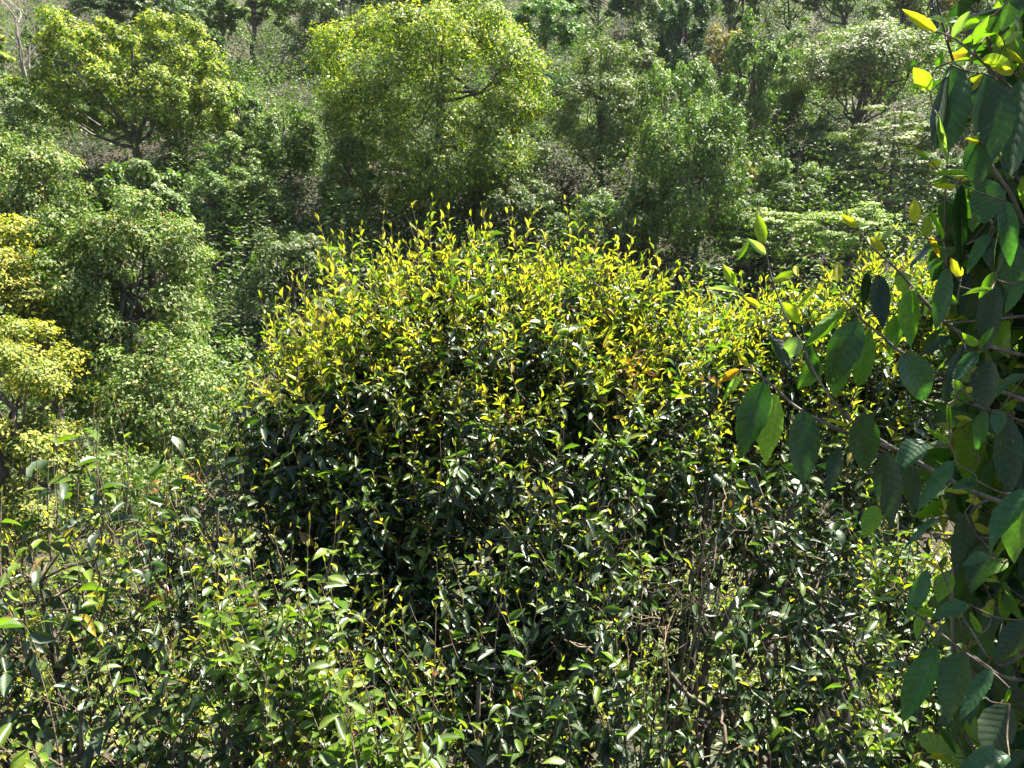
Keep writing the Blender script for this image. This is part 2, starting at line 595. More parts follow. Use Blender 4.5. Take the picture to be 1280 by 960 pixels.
# --- far trees, by where their foot stands on the slope
SL = 'trees on the valley slope'
tree('broad_tree', 'large round lime green tree behind the middle of the tea bush', 'tree', 548, 6, 285, 152, 'lime', 'dome', 1.5, .06, nclump=240, low=-1, nlimb=16, leaf=1.0)
tree('broad_tree', 'spreading yellow-green tree with dark forked limbs at upper left', 'tree', 178, 38, 226, 126, 'lime', 'dome', 1.4, .16, nclump=170, low=-.8, nlimb=26, leaf=1.0, trunk_r=1.2)
tree('grey_leaved_tree', 'fine grey-green tree with one dark straight trunk right of the round lime tree', 'tree', 745, 50, 262, 60, 'grey', 'fine', .8, .12, nclump=60, low=-.9)
tree('creeper_covered_tree', 'very dark ivy-clad tree top standing above the draped tree', 'tree', 848, 0, 165, 34, 'dark', 'drape', 1.6, .12, nclump=30, low=-.9)
tree('creeper_covered_tree', 'light green creeper-hung tree with a rounded head under the dark ivy-clad top', 'tree', 848, 84, 250, 52, 'vine', 'drape', 1.1, .10, nclump=36, low=-.9)
tree('creeper_covered_tree', 'tall pale green creeper-hung column right of the dark ivy-clad tree', 'tree', 935, 30, 230, 38, 'vine', 'drape', 1.4, .08, nclump=44, low=-.95)
tree('draped_tree', 'wide tree hung with curtains of vines above the right shoulder of the tea bush', 'tree', 866, 145, 345, 62, 'mid', 'drape', 1.2, .05, nclump=50, low=-.9)
tree('brown_vine_tangle', 'ochre and brown vine tangle beside the vine-curtained tree', 'shrub', 930, 200, 290, 24, 'rust', 'drape', .8, .05, nclump=16, low=-.9, group='shrubs on the valley slope')
tree('bushy_tree', 'rounded fresh green shrub tree right of the brown vine tangle', 'tree', 985, 186, 300, 46, 'vine', 'droop', 1.1, .1, nclump=30, low=-.9)
tree('spreading_grey_tree', 'broad sunlit grey-green tree with crooked dark limbs at upper right', 'tree', 1068, 28, 225, 88, 'grey', 'umbrella', 1.0, .24, nclump=74, low=-.2, nlimb=26, trunk_r=1.1)
tree('bushy_tree', 'pale green tree under the broad grey-green tree at right', 'tree', 1108, 132, 290, 55, 'grey', 'layer', .9, .1, nclump=42, low=-.8)
tree('dark_shrub', 'dark shrub left of the near yellow leaf beside the hanging leaves', 'shrub', 1160, 188, 290, 36, 'blue', 'round', 1.0, .05, nclump=26, low=-.9, group='shrubs on the valley slope')
tree('layered_tree', 'yellow-green tree with flat tiers of leaves just above the right tea bush', 'tree', 960, 252, 350, 68, 'layer', 'layer', .9, .1, nclump=46, low=-.8)
tree('layered_tree', 'second tiered yellow-green tree, behind the long yellow shoot at right', 'tree', 1055, 246, 350, 60, 'layer', 'layer', .7, .1, nclump=40, low=-.8)
tree('glossy_tree', 'round dark glossy tree beyond the right edge of the big lime tree', 'tree', 680, 0, 92, 40, 'glossy', 'umbrella', 1.3, .1, nclump=40, low=-.6)
tree('young_tree', 'small yellowish tree between the lime tree and the round glossy tree', 'tree', 628, 26, 90, 26, 'gold', 'umbrella', 1.0, .15, nclump=20, low=-.4)
tree('spreading_tree', 'blue-green spreading tree at the top edge above the left lime tree', 'tree', 140, -30, 62, 55, 'blue', 'layer', 1.2, .15, nclump=40, low=-.6)
tree('pale_tree', 'bluish pale green tree right of the blue-green spreading tree', 'tree', 238, 0, 95, 36, 'blue', 'round', 1.1, .15, nclump=30, low=-.8)
tree('dark_tree', 'tree crown coloured dark as deep shadow at the top edge, left of the forked trunk', 'tree', 200, -60, 42, 36, 'dark', 'round', 1.0, .15, nclump=26)  # dark palette stands in for deep shadow between the crowns
tree('forked_tree', 'green tree on a bare dark trunk standing in a brown clearing', 'tree', 320, -14, 92, 44, 'mid', 'umbrella', 1.1, .36, nclump=30, low=-.3, trunk_r=1.3)
tree('dull_tree', 'dull grey-green tree left of the top of the big lime tree', 'tree', 392, -18, 90, 40, 'dull', 'fine', .7, .1, nclump=34, low=-.9)
tree('dark_tree', 'dark green crown peeping over the left top of the big lime tree', 'tree', 440, -40, 55, 38, 'dark', 'round', 1.0, .2, nclump=28)
tree('grey_thicket', 'grey-green thicket at the top edge above the big lime tree', 'tree', 560, -50, 40, 60, 'dull', 'fine', .8, .1, nclump=44, low=-.9)
tree('dark_tree', 'dark leafy tree at the top edge right of the round glossy tree', 'tree', 745, -30, 58, 36, 'dark', 'umbrella', 1.1, .2, nclump=26)
tree('grey_thicket', 'grey brushwood left of the dark ivy-clad top', 'shrub', 795, 28, 108, 34, 'dull', 'fine', .6, .05, nclump=26, low=-.9, group='shrubs on the valley slope')
tree('mixed_thicket', 'olive and rust brushwood right of the dark ivy-clad top', 'shrub', 905, 36, 108, 30, 'rust', 'fine', .7, .05, nclump=26, low=-.9, group='shrubs on the valley slope')
tree('dark_tree', 'dark crown at the top edge between two bare pale trunks', 'tree', 985, -40, 62, 44, 'dull', 'umbrella', .9, .2, nclump=30)
tree('open_tree', 'open green crown at the top edge above the broad grey-green tree', 'tree', 1050, -60, 72, 56, 'blue', 'layer', .9, .2, nclump=40)
tree('rusty_tree', 'sparse tree with rust orange leaves behind the near leaves at top right', 'tree', 1205, -20, 96, 42, 'rust', 'fine', .6, .1, nclump=30, low=-.9)
tree('dark_tree', 'dark blue-green crown behind the top of the hanging leaves', 'tree', 1275, -40, 140, 62, 'blue', 'round', .9, .1, nclump=40)
tree('dull_tree', 'dusky thicket tree behind the near leaves at the right edge', 'tree', 1205, 76, 215, 50, 'dull', 'fine', .6, .05, nclump=36, low=-.9)
tree('bushy_tree', 'soft green rounded tree between the two lime green trees', 'tree', 362, 122, 245, 46, 'mid', 'fine', 1.0, .08, nclump=34, low=-.9)
tree('bushy_tree', 'olive rounded tree left of the soft green one', 'tree', 303, 110, 210, 30, 'vine', 'fine', 1.0, .08, nclump=26, low=-.9)
tree('bushy_tree', 'small fresh green tree at the right foot of the left lime tree', 'tree', 290, 172, 270, 44, 'mid', 'round', 1.0, .08, nclump=30, low=-.9)
tree('bushy_tree', 'dark green shrub tree beside the bare brown patch', 'tree', 328, 208, 325, 38, 'mid', 'round', 1.0, .06, nclump=28, low=-.9)
tree('bushy_tree', 'grey-green shrub tree left of the top shoots of the tea bush', 'tree', 368, 290, 425, 52, 'dull', 'round', 1.1, .06, nclump=34, low=-.9)
tree('bushy_tree', 'green understorey tree at the left foot of the big lime tree', 'tree', 438, 170, 320, 44, 'mid', 'fine', 1.0, .06, nclump=36, low=-.9)
tree('bushy_tree', 'dull understorey tree at the right foot of the big lime tree', 'tree', 652, 215, 335, 42, 'dull', 'round', 1.0, .06, nclump=30, low=-.9)
tree('bushy_tree', 'green shrub below the grey-green tree with the straight trunk', 'shrub', 755, 236, 350, 46, 'vine', 'round', .9, .06, nclump=30, low=-.9, group='shrubs on the valley slope')
tree('bushy_tree', 'low shrub under the creeper-hung column at right', 'shrub', 1010, 150, 236, 30, 'blue', 'round', .9, .06, nclump=24, low=-.9, group='shrubs on the valley slope')
tree('bushy_tree', 'olive shrub beneath the bare white-trunked tree at left', 'shrub', 22, 92, 205, 44, 'vine', 'round', 1.0, .06, nclump=30, low=-.9, group='shrubs on the valley slope')
tree('bushy_tree', 'yellow-green leafy bough at the upper left edge', 'tree', -28, 18, 150, 38, 'lime', 'umbrella', 1.0, .2, nclump=24)
tree('bushy_tree', 'dark shrub filling the gap left of the soft green rounded tree', 'shrub', 262, 70, 160, 26, 'dull', 'round', .9, .06, nclump=20, low=-.9, group='shrubs on the valley slope')
for a_ in (('pale_tree', 'grey-green sapling tree above the pale leafless trunk, near the top right', 'tree', 1128, -30, 60, 34, 'grey', 'fine'),
           ('dark_tree', 'dark round crown in the right top corner area left of the rusty tree', 'tree', 1160, -44, 84, 32, 'dull', 'round'),
           ('bushy_tree', 'grey-green bush between the vine column and the broad grey tree', 'shrub', 985, 66, 150, 30, 'blue', 'round'),
           ('bushy_tree', 'olive bush above the green creeper-hung head', 'shrub', 800, -34, 62, 34, 'dull', 'fine'),
           ('bushy_tree', 'small green tree at the top edge left of the white forked trunk', 'tree', 872, -50, 40, 32, 'mid', 'round'),
           ('bushy_tree', 'dusky bush in the gap between the lime tree and the grey-leaved tree', 'shrub', 690, 92, 165, 30, 'dark', 'round'),
           ('bushy_tree', 'grey-green thicket left of the forked tree in the clearing', 'shrub', 278, -20, 72, 24, 'dull', 'fine'),
           ('bushy_tree', 'leafy bush at the foot of the leafless pale tree in the left corner', 'shrub', 70, 10, 110, 30, 'mid', 'fine'),
           ('bushy_tree', 'greyish brushwood right of the blue-green spreading tree', 'shrub', 190, -14, 66, 26, 'dull', 'fine'),
           ('bushy_tree', 'green bush above the right shoulder of the big lime tree', 'tree', 510, -60, 30, 40, 'mid', 'round'),
           ('bushy_tree', 'low sage green bush below the broad grey tree', 'shrub', 1050, 168, 250, 34, 'grey', 'fine')):
    tree(*a_, .9, .08, nclump=30, low=-.9, group='trees on the valley slope' if a_[2] == 'tree' else 'shrubs on the valley slope')
for a_, k_ in ((('creeper_covered_tree', 'narrow grey-green creeper-hung tree left of the broad grey tree', 'tree', 985, 40, 165, 26, 'vine', 'drape'), 3),
               (('tall_tree', 'tall pale grey-green tree at the top edge above the tiered tree', 'tree', 1118, -40, 120, 34, 'grey', 'fine'), 4),
               (('tall_tree', 'tall dusky tree behind the forked white trunk', 'tree', 925, -60, 70, 30, 'dull', 'fine'), 5),
               (('tall_tree', 'grey-green tree between the ivy-clad top and the grey-leaved tree', 'tree', 800, 60, 185, 32, 'grey', 'fine'), 6),
               (('bushy_tree', 'fresh green tree at the lower left of the draped tree', 'tree', 795, 215, 335, 36, 'mid', 'fine'), 7),
               (('bushy_tree', 'grey-green tree right of the draped tree, lower', 'tree', 935, 240, 350, 40, 'blue', 'fine'), 8),
               (('bushy_tree', 'green shrub tree at the right foot of the left lime tree, lower', 'tree', 268, 205, 310, 36, 'vine', 'fine'), 9)):
    tree(*a_, 1.0, .06, nclump=34, low=-.9, seed=k_ + 500)
# the near side of the valley floor, left
NG = 'tall trees in the valley at left'
tree('laurel_tree', 'silvery green leafy tree rising at the left edge below the bare tree', 'tree', 62, 166, 640, 86, 'laurel', 'droop', 1.0, .52, nclump=110, low=-.9, d=27, group=NG, trunk_r=.7)
tree('laurel_tree', 'tall glossy grey-green tree filling the left middle of the view', 'tree', 185, 212, 680, 112, 'laurel', 'droop', 1.15, .30, nclump=150, low=-.95, d=24, group=NG, trunk_r=.8, nlimb=22)
tree('palm_topped_tree', 'light green drooping crown above the tall glossy tree', 'tree', 208, 203, 640, 58, 'vine', 'droop', .8, .75, nclump=24, low=-.3, d=26, group=NG, leaf=1.3, trunk_r=.6)
tree('laurel_tree', 'lower grey-green tree leaning against the left side of the tea bush', 'tree', 232, 385, 700, 88, 'laurel', 'droop', 1.0, .34, nclump=120, low=-.9, d=21, group=NG, trunk_r=.7)
tree('yellow_flowering_tree', 'golden green tree at the left edge, the upper of the two golden ones', 'tree', -14, 238, 650, 84, 'gold', 'round', 1.4, .42, nclump=44, low=-.9, d=22, group=NG)
tree('yellow_flowering_tree', 'bright golden yellow tree crown low at the left edge', 'tree', 12, 374, 690, 84, 'gold', 'round', 1.4, .16, nclump=60, low=-.9, d=19, group=NG, trunk_r=1.0)

bare_tree('bare_tree', 'leafless pale tree with brown twigs at the upper left corner', 38, -45, 182, mat=M_GREY, depth=5, seed=4, spread=.45, rk=.75)
bare_tree('bare_tree', 'small white leafless tree in front of the dark shrub at right', 1120, 190, 262, mat=M_PALE, depth=3, seed=9, spread=.35, rk=.7)
bare_tree('bare_tree', 'white forked leafless trunk at the top edge right of the dark ivy-clad tree', 908, -60, 62, mat=M_PALE, depth=4, seed=12, spread=.4, rk=.8)
bare_tree('bare_tree', 'bare white branches in front of the round glossy tree', 678, 25, 88, mat=M_PALE, depth=3, seed=21, spread=.5, rk=.6)
bare_tree('bare_tree', 'pale leafless trunk at the top edge above the broad grey-green tree', 1040, -60, 48, mat=M_PALE, depth=3, seed=23, spread=.4, rk=.8)
bare_tree('bare_tree', 'grey leafless thicket tree left of the big lime tree at the top', 402, -30, 78, mat=M_TRUNK, depth=4, seed=33, spread=.5, rk=.7)
bare_tree('bare_tree', 'brown leafless tree among brushwood at the top edge, right of centre', 958, -20, 75, mat=M_TRUNK, depth=5, seed=35, spread=.5, rk=.6)

for k_, x_ in enumerate(np.linspace(126, 214, 15)):
    rs = np.random.default_rng(300 + k_)
    x_ = x_ + rs.uniform(-3, 3)
    d_ = rs.uniform(14.5, 17.5)
    B_ = at(x_, 690, d_)
    B_[2] = ground(B_[0], B_[1])
    sp = thing('sapling', 'slender straight dark sapling in the row on the valley floor at left', 'sapling', B_, 'slender saplings on the valley floor')
    H_ = at(x_, rs.uniform(575, 605), d_)[2] - B_[2]
    tb = Tubes()
    tb.add(smooth_path([B_ - [0, 0, .2], B_ + [rs.normal(0, .04), 0, H_ * .5], B_ + [rs.normal(0, .1), 0, H_]], 9), np.linspace(.035, .015, 9), 6)
    link('trunk', tb.mesh('trunk', M_TRUNK, B_), sp)
    P_ = B_ + np.stack([rs.normal(0, .22, 260), rs.normal(0, .22, 260), H_ * rs.uniform(.75, 1.12, 260)], -1)
    V_, F_, C_ = scatter_leaves(rs, P_, unit(rs.normal(0, 1, (260, 3))), .10, 'laurel', .4, .5, .1)
    link('crown', make_mesh('crown', V_ - B_, F_, M_TREE, col=C_, smooth=False), sp)

# undergrowth covering the slope: countless low leaves
rng = np.random.default_rng(5)


def ground_cover(name, label, n_cl, per, xr, yr, pal, size, rad, hgt, seed, flushk=1.0, clear=None, hshape=.8, tintk=1.0):
    rng = np.random.default_rng(seed)
    y = rng.uniform(yr[0], yr[1], n_cl)
    x = rng.uniform(xr[0], xr[1], n_cl) * (y / yr[1] if yr[0] > 5 else 1.0)
    ok = (np.sin(x * .35 + 1.3) * np.sin(y * .28 + x * .1) > (-.75 if clear is None else clear))
    x, y = x[ok], y[ok]
    n_cl = len(x)
    k = np.repeat(np.arange(n_cl), per)
    n = len(k)
    od = unit(np.abs(rng.normal(0, 1, (n, 3))) * np.where(rng.random((n, 3)) < .5, -1, 1))
    od[:, 2] = np.abs(od[:, 2])
    R = (rad * rng.uniform(.5, 1.5, n_cl))[k]
    X = x[k] + od[:, 0] * R * rng.uniform(.5, 1, n)
    Y = y[k] + od[:, 1] * R * rng.uniform(.5, 1, n)
    Z = ground(X, Y) + od[:, 2] * (hgt * rng.uniform(.4, 1.3, n_cl))[k] * rng.uniform(hshape, 1, n)
    P = np.stack([X, Y, Z], -1)
    V, Fc, C = scatter_leaves(rng, P, od, size, pal, .6, .2, PAL[pal][2] * flushk, tintk * (.7 + .6 * rng.random(n_cl))[k][:, None], yr[1] > 60)
    o = link(name, make_mesh(name, V, Fc, M_TREE, col=C, smooth=False))
    o['kind'] = 'stuff'
    o['label'] = label
    o['category'] = 'undergrowth'
    return o


ground_cover('undergrowth', 'low dull green undergrowth covering the far valley slope', 5600, 40, (-75, 75), (26, 112), 'dull', .17, 1.1, 1.6, 3, clear=-.9, tintk=.6)
ground_cover('shrubbery', 'fresh green low bushes scattered over the far valley slope', 1900, 190, (-75, 75), (26, 110), 'vine', .20, 2.1, 4.2, 8, clear=-.75, tintk=.75)
ground_cover('grass', 'sunlit yellow-green weeds carpeting the valley floor behind the tea bushes', 3900, 24, (-13, 13), (3.4, 26), 'weed', .075, .40, .6, 6, clear=-2)

# ------------------------------------------------------------------ tea leaves
def leaf_template(rng, rows, cols, bend, fold, wave, serr=0.0, twist=0.0, tipcurl=0.0):
    """unit leaf: x across (-.5..+.5 at full width), y along 0..1, z up from the face"""
    us = {3: [-1, 0, 1], 5: [-1, -.5, 0, .5, 1]}[cols]
    V, UV = [(0, 0, 0)], [(0, 0)]
    phs = rng.uniform(0, 6)
    for i in range(1, rows + 1):
        t = i / (rows + 1)
        wd = (sin(pi * t ** .88) ** .85) * (1 - .12 * t)
        for u in us:
            k = 1 + (serr * (1 if i % 2 else -1) if abs(u) == 1 else 0)
            xx = .5 * u * wd * k
            zz = fold * abs(u) ** 1.2 * wd * .5 - bend * t * t + wave * abs(u) * sin(t * 9 + phs + (1.6 if u > 0 else 0))
            yy = t - .03 * abs(u)
            a = twist * t
            V.append((xx * cos(a) - zz * sin(a) * .3, yy, zz + xx * sin(a)))
            UV.append((u, t))
    V.append((0, 1.0 - bend * .25, -bend * 1.15 - tipcurl))
    UV.append((0, 1))
    V, UV = np.array(V, float), np.array(UV, float)
    T = []
    for j in range(cols - 1):
        T.append((0, 1 + j + 1, 1 + j))
    for i in range(rows - 1):
        for j in range(cols - 1):
            a = 1 + i * cols + j
            b = a + cols
            T += [(a, a + 1, b + 1), (a, b + 1, b)]
    last = 1 + (rows - 1) * cols
    e = len(V) - 1
    for j in range(cols - 1):
        T.append((last + j, last + j + 1, e))
    T = np.array(T)[:, ::-1]
    # make +z the upper face
    A, B, Cc = V[T[len(T) // 2]]
    if np.cross(B - A, Cc - A)[2] < 0:
        T = T[:, ::-1]
    return V, T, UV


_r0 = np.random.default_rng(77)
LOW = [leaf_template(_r0, 3, 3, b, f, w) for b, f, w in ((.05, .25, .02), (.15, .35, .03), (.30, .3, .03), (.10, .5, .05), (.22, .15, .05), (.0, .4, .02))]
HIGH = [leaf_template(_r0, 9, 5, b, f, w, .035, tw) for b, f, w, tw in ((.06, .22, .022, .1), (.16, .30, .028, -.2), (.28, .25, .03, .15), (.10, .4, .035, .3), (.20, .12, .035, -.3), (.02, .3, .02, .05))]

# colours: mature, half-grown, young flush, old/red
C_MAT = np.array([(.018, .038, .013), (.023, .046, .014), (.014, .032, .012), (.034, .062, .018)])
C_MID = np.array([(.09, .15, .015), (.13, .19, .02), (.055, .10, .014)])
C_YNG = np.array([(.27, .28, .022), (.33, .32, .03), (.18, .23, .02), (.12, .18, .02), (.34, .29, .05), (.22, .25, .03)])
C_RED = np.array([(.18, .07, .025), (.17, .11, .04), (.38, .28, .03)])


class Plant:
    """one tea bush or tree: leaves kept as arrays, turned into leaf objects and a remaining mass at the end"""

    def __init__(self, name, label, root_loc, group, high=False, cat='tea bush'):
        self.name, self.label, self.group, self.high, self.cat = name, label, group, high, cat
        self.root = np.asarray(root_loc, float)
        self.P, self.A, self.Nn, self.L, self.W, self.C, self.T = [], [], [], [], [], [], []
        self.tw = Tubes()
        self.stems = []
        PLANTS.append(self)

    def add_leaves(self, P, A, Nn, L, W, C, T):
        A = unit(A)
        Nn = unit(Nn - A * np.sum(A * Nn, -1, keepdims=True))
        for a, b in ((self.P, P), (self.A, A), (self.Nn, Nn), (self.L, L), (self.W, W), (self.C, C), (self.T, T)):
            a.append(b)

    def stem(self, pts, r0, r1, k=12, sides=7, wob=0.0, rng=None):
        tb = Tubes()
        tb.add(smooth_path(pts, k, wob, rng), np.linspace(r0, r1, k), sides)
        self.stems.append(tb)

    def shoots(self, rng, base, tip, K=11, flush=.3, lmax=.08, young=.035, droop=.5, asp=.40, rad=.0018, red=.01, gap=0.0, conn=None, midk=.25):
        """base, tip (n,3); flush (n,) = share of the shoot that is young growth"""
        n = len(base)
        flush = np.broadcast_to(np.asarray(flush, float), (n,))
        lmax = np.broadcast_to(np.asarray(lmax, float), (n,))
        D = tip - base
        ln = np.linalg.norm(D, axis=1)
        side = unit(np.cross(D, rng.normal(0, 1, (n, 3))))
        bow = side * (ln * rng.uniform(.02, .10, n))[:, None]
        ts = np.linspace(0, 1, 6)
        pl = base[:, None] + D[:, None] * ts[None, :, None] + bow[:, None] * (4 * ts * (1 - ts))[None, :, None]
        rr = (rad * (1.6 - 1.1 * ts))[None] * np.ones((n, 1))
        if conn is not None:
            m1 = conn * .55 + base * .45 + rng.normal(0, .015, (n, 3))
            pl = np.concatenate([conn[:, None], m1[:, None], pl], 1)
            rr = np.concatenate([np.full((n, 1), rad * 2.6), np.full((n, 1), rad * 2.0), rr], 1)
        self.tw.add(pl, rr, 3)
        t = (np.arange(K)[None] + rng.uniform(.0, .8, (n, K))) / K
        t[:, -1] = 1.0
        t[:, -2] = .975
        t = np.sort(t, 1)
        ang = (np.arange(K)[None] * 2.4 + rng.uniform(0, 6.28, (n, 1))) + rng.normal(0, .3, (n, K))
        keep = rng.random((n, K)) > gap
        pos = base[:, None] + D[:, None] * t[..., None] + bow[:, None] * (4 * t * (1 - t))[..., None]
        dirn = unit(D)[:, None] * np.ones((1, K, 1))
        s1 = unit(np.cross(dirn, np.array([.2, .5, .84])))
        s2 = np.cross(dirn, s1)
        rad_dir = s1 * np.cos(ang)[..., None] + s2 * np.sin(ang)[..., None]
        young_f = np.clip((t - (1 - flush[:, None])) / np.maximum(flush[:, None], .02), -1, 1)     # >0 in the flush
        isy = (young_f > 0) & ((rng.random((n, K)) > .16) | (young_f > .7))
        mid = (~isy) & (t > (1 - flush[:, None] - midk))
        old = ~(isy | mid)
        spread = np.where(isy, 1.0 - .75 * young_f, np.where(mid, 1.1, 1.5))
        spread = spread + rng.normal(0, .18, (n, K))
        ax = dirn * np.cos(spread)[..., None] + rad_dir * np.sin(spread)[..., None]
        g = np.where(isy, 0.05, np.where(mid, droop * .5, droop)) * rng.uniform(.4, 1.6, (n, K))
        ax[..., 2] -= g
        ax = unit(ax)
        Nn = dirn * .8 + np.array([0, 0, .6]) - rad_dir * .1 + rng.normal(0, .6, (n, K, 3))
        L = np.where(isy, young * (1.25 - .65 * young_f), np.where(mid, lmax[:, None] * .8, lmax[:, None]))
        L = L * rng.uniform(.5, 1.25, (n, K))
        W = L * asp * np.where(isy, .78, 1.0) * rng.uniform(.8, 1.2, (n, K))
        cm = C_MAT[rng.integers(0, len(C_MAT), (n, K))]
        cd = C_MID[rng.integers(0, len(C_MID), (n, K))]
        cy = C_YNG[rng.integers(0, len(C_YNG), (n, K))]
        cr = C_RED[rng.integers(0, len(C_RED), (n, K))]
        Cc = np.where(isy[..., None], cy, np.where(mid[..., None], cd, cm))
        isr = rng.random((n, K)) < red
        Cc = np.where(isr[..., None], cr, Cc) * rng.uniform(.8, 1.2, (n, K, 1))
        al = np.where(isy, 1.0, np.where(mid, .55, .1))
        Cc = np.concatenate([Cc, al[..., None]], -1)
        T = rng.integers(0, 6, (n, K))
        m = keep
        self.add_leaves(pos[m], ax[m], Nn[m], L[m], W[m], Cc[m], T[m])

    def gather(self):
        for a in ('P', 'A', 'Nn', 'L', 'W', 'C', 'T'):
            setattr(self, a, np.concatenate(getattr(self, a)))
        self.Sd = np.cross(self.A, self.Nn)


PLANTS = []


def lump_bush(name, label, group, root_px, lumps, nshoot, seed, spec, nstem=8, high=False, stem_r=.016, extra=(), front=.8, root=None, cat='tea bush'):
    """lumps: (px, py, d, rx_px, rz_px, ry_m); spec: dict(flush_top, flush_low, zsplit px...)"""
    rng = np.random.default_rng(seed)
    if root is None:
        root = at(*root_px)
        root[2] = ground(root[0], root[1])
    p = Plant(name, label, root, group, high, cat)
    Cn = np.array([at(l[0], l[1], l[2]) for l in lumps])
    Rn = np.array([(l[3] * l[2] / F, l[5], l[4] * l[2] / F) for l in lumps])
    area = Rn[:, 0] * Rn[:, 2]
    k = rng.choice(len(lumps), nshoot * 3, p=area / area.sum())
    d = unit(rng.normal(0, 1, (len(k), 3)))
    flip = (d[:, 1] > 0) & (rng.random(len(k)) < front)
    d[flip, 1] *= -1
    low = (d[:, 2] < 0) & (rng.random(len(k)) < .25)
    d[low, 2] *= -1
    f = rng.uniform(.35, 1.0, len(k)) ** .5 * rng.uniform(.92, 1.1, len(k))
    tip = Cn[k] + Rn[k] * d * f[:, None]
    # drop tips lying deep inside another lump
    q = np.min([np.linalg.norm((tip - Cn[j]) / Rn[j], axis=1) for j in range(len(lumps))], 0)
    ok = q > .42
    ok &= tip[:, 2] > ground(tip[:, 0], tip[:, 1]) + .15
    tip, d, k = tip[ok][:nshoot], d[ok][:nshoot], k[ok][:nshoot]
    n = len(tip)
    gd = unit(d * np.array([.5, .5, .25]) + np.array([0, 0, .85]) + rng.normal(0, .18, (n, 3)))
    ln = rng.uniform(spec.get('len', (.18, .34))[0], spec.get('len', (.18, .34))[1], n)
    px_, py_, _ = project(tip)
    ys = spec.get('split', 480)
    h = np.clip((ys - py_) / 170 + .5 + rng.normal(0, .22, n) + .42 * np.sin(px_ / 33 + py_ / 47) * np.sin(px_ / 71 - py_ / 39 + 1), 0, 1)            # 1 on the crown of the bush
    h = h * np.clip((q[ok][:nshoot] - .55) * 4, 0, 1)
    fl = spec.get('ftop', .75) * h + spec.get('flow', .12) * (1 - h) * (rng.random(n) < spec.get('flowp', .5))
    fl = np.clip(fl * rng.uniform(.35, 1.25, n) * (1 + .3 * np.sin(tip[:, 0] * 9 + tip[:, 2] * 7)), .0, .95)
    for (ex, ey, ed, el, ef, *sc) in extra:
        tp = at(ex, ey, ed)
        tip = np.vstack([tip, tp])
        gd = np.vstack([gd, unit(np.array([rng.normal(0, .12), rng.normal(0, .1), 1.0]))])
        ln = np.append(ln, el)
        fl = np.append(fl, ef)
    n = len(tip)
    base = tip - gd * ln[:, None]
    # scaffold stems
    npt = nstem
    tgt = Cn[rng.choice(len(lumps), npt, p=area / area.sum())] + rng.normal(0, .35, (npt, 3)) * Rn.mean(0) + np.array([0, 0, .0])
    tgt[:, 2] = np.maximum(tgt[:, 2], ground(tgt[:, 0], tgt[:, 1]) + .4)
    pts = []
    for j in range(npt):
        rs_ = spec.get('root_spread', .12)
        r0 = root + np.array([rng.normal(0, rs_), rng.normal(0, rs_ * .6), -.15])
        mid = r0 * .45 + tgt[j] * .55
        mid[2] -= .05 * abs(tgt[j][2] - r0[2])
        mid[:2] = r0[:2] + (tgt[j][:2] - r0[:2]) * .35 + rng.normal(0, .06, 2)
        path = smooth_path([r0, mid, tgt[j]], 16, .008, rng)
        tb = Tubes()
        rr = stem_r * rng.uniform(.6, 1.3)
        tb.add(path, np.linspace(rr, rr * .35, 16), 7)
        p.stems.append(tb)
        pts.append(path[5:])
    pts = np.vstack(pts)
    # secondary branches from the scaffold out to the shoots
    nn = 46
    sel = base[rng.choice(n, min(nn, n), replace=False)]
    sub = []
    for e in sel:
        dd = np.linalg.norm((pts - e) * np.array([1, 1, .6]), axis=1) + np.where(pts[:, 2] > e[2], 1.0, 0)
        a = pts[np.argmin(dd)]
        path = smooth_path([a, (a + e) / 2 + rng.normal(0, .03, 3) + [0, 0, -.03], e], 9, .006, rng)
        p.tw.add(path, np.linspace(stem_r * .38, stem_r * .16, 9), 5)
        sub.append(path[3:])
    pool = np.vstack([pts] + sub)
    conn = np.empty_like(base)
    for s0 in range(0, n, 400):
        b = base[s0:s0 + 400]
        dd = np.linalg.norm(pool[None] - b[:, None], axis=2) + np.where(pool[None, :, 2] > b[:, None, 2] + .02, .25, 0)
        conn[s0:s0 + 400] = pool[np.argmin(dd, 1)]
    K = spec.get('K', 11)
    lm = spec.get('lmax', .075) * rng.uniform(.75, 1.2, n)
    if len(extra):
        lm[-len(extra):] *= spec.get('ext', 1.0)
    p.shoots(rng, base, tip, K=K, flush=fl, lmax=lm, young=spec.get('young', .036), droop=spec.get('droop', .5), asp=spec.get('asp', .40), gap=spec.get('gap', .08), conn=conn, red=spec.get('red', .008), midk=spec.get('midk', .18))
    return p


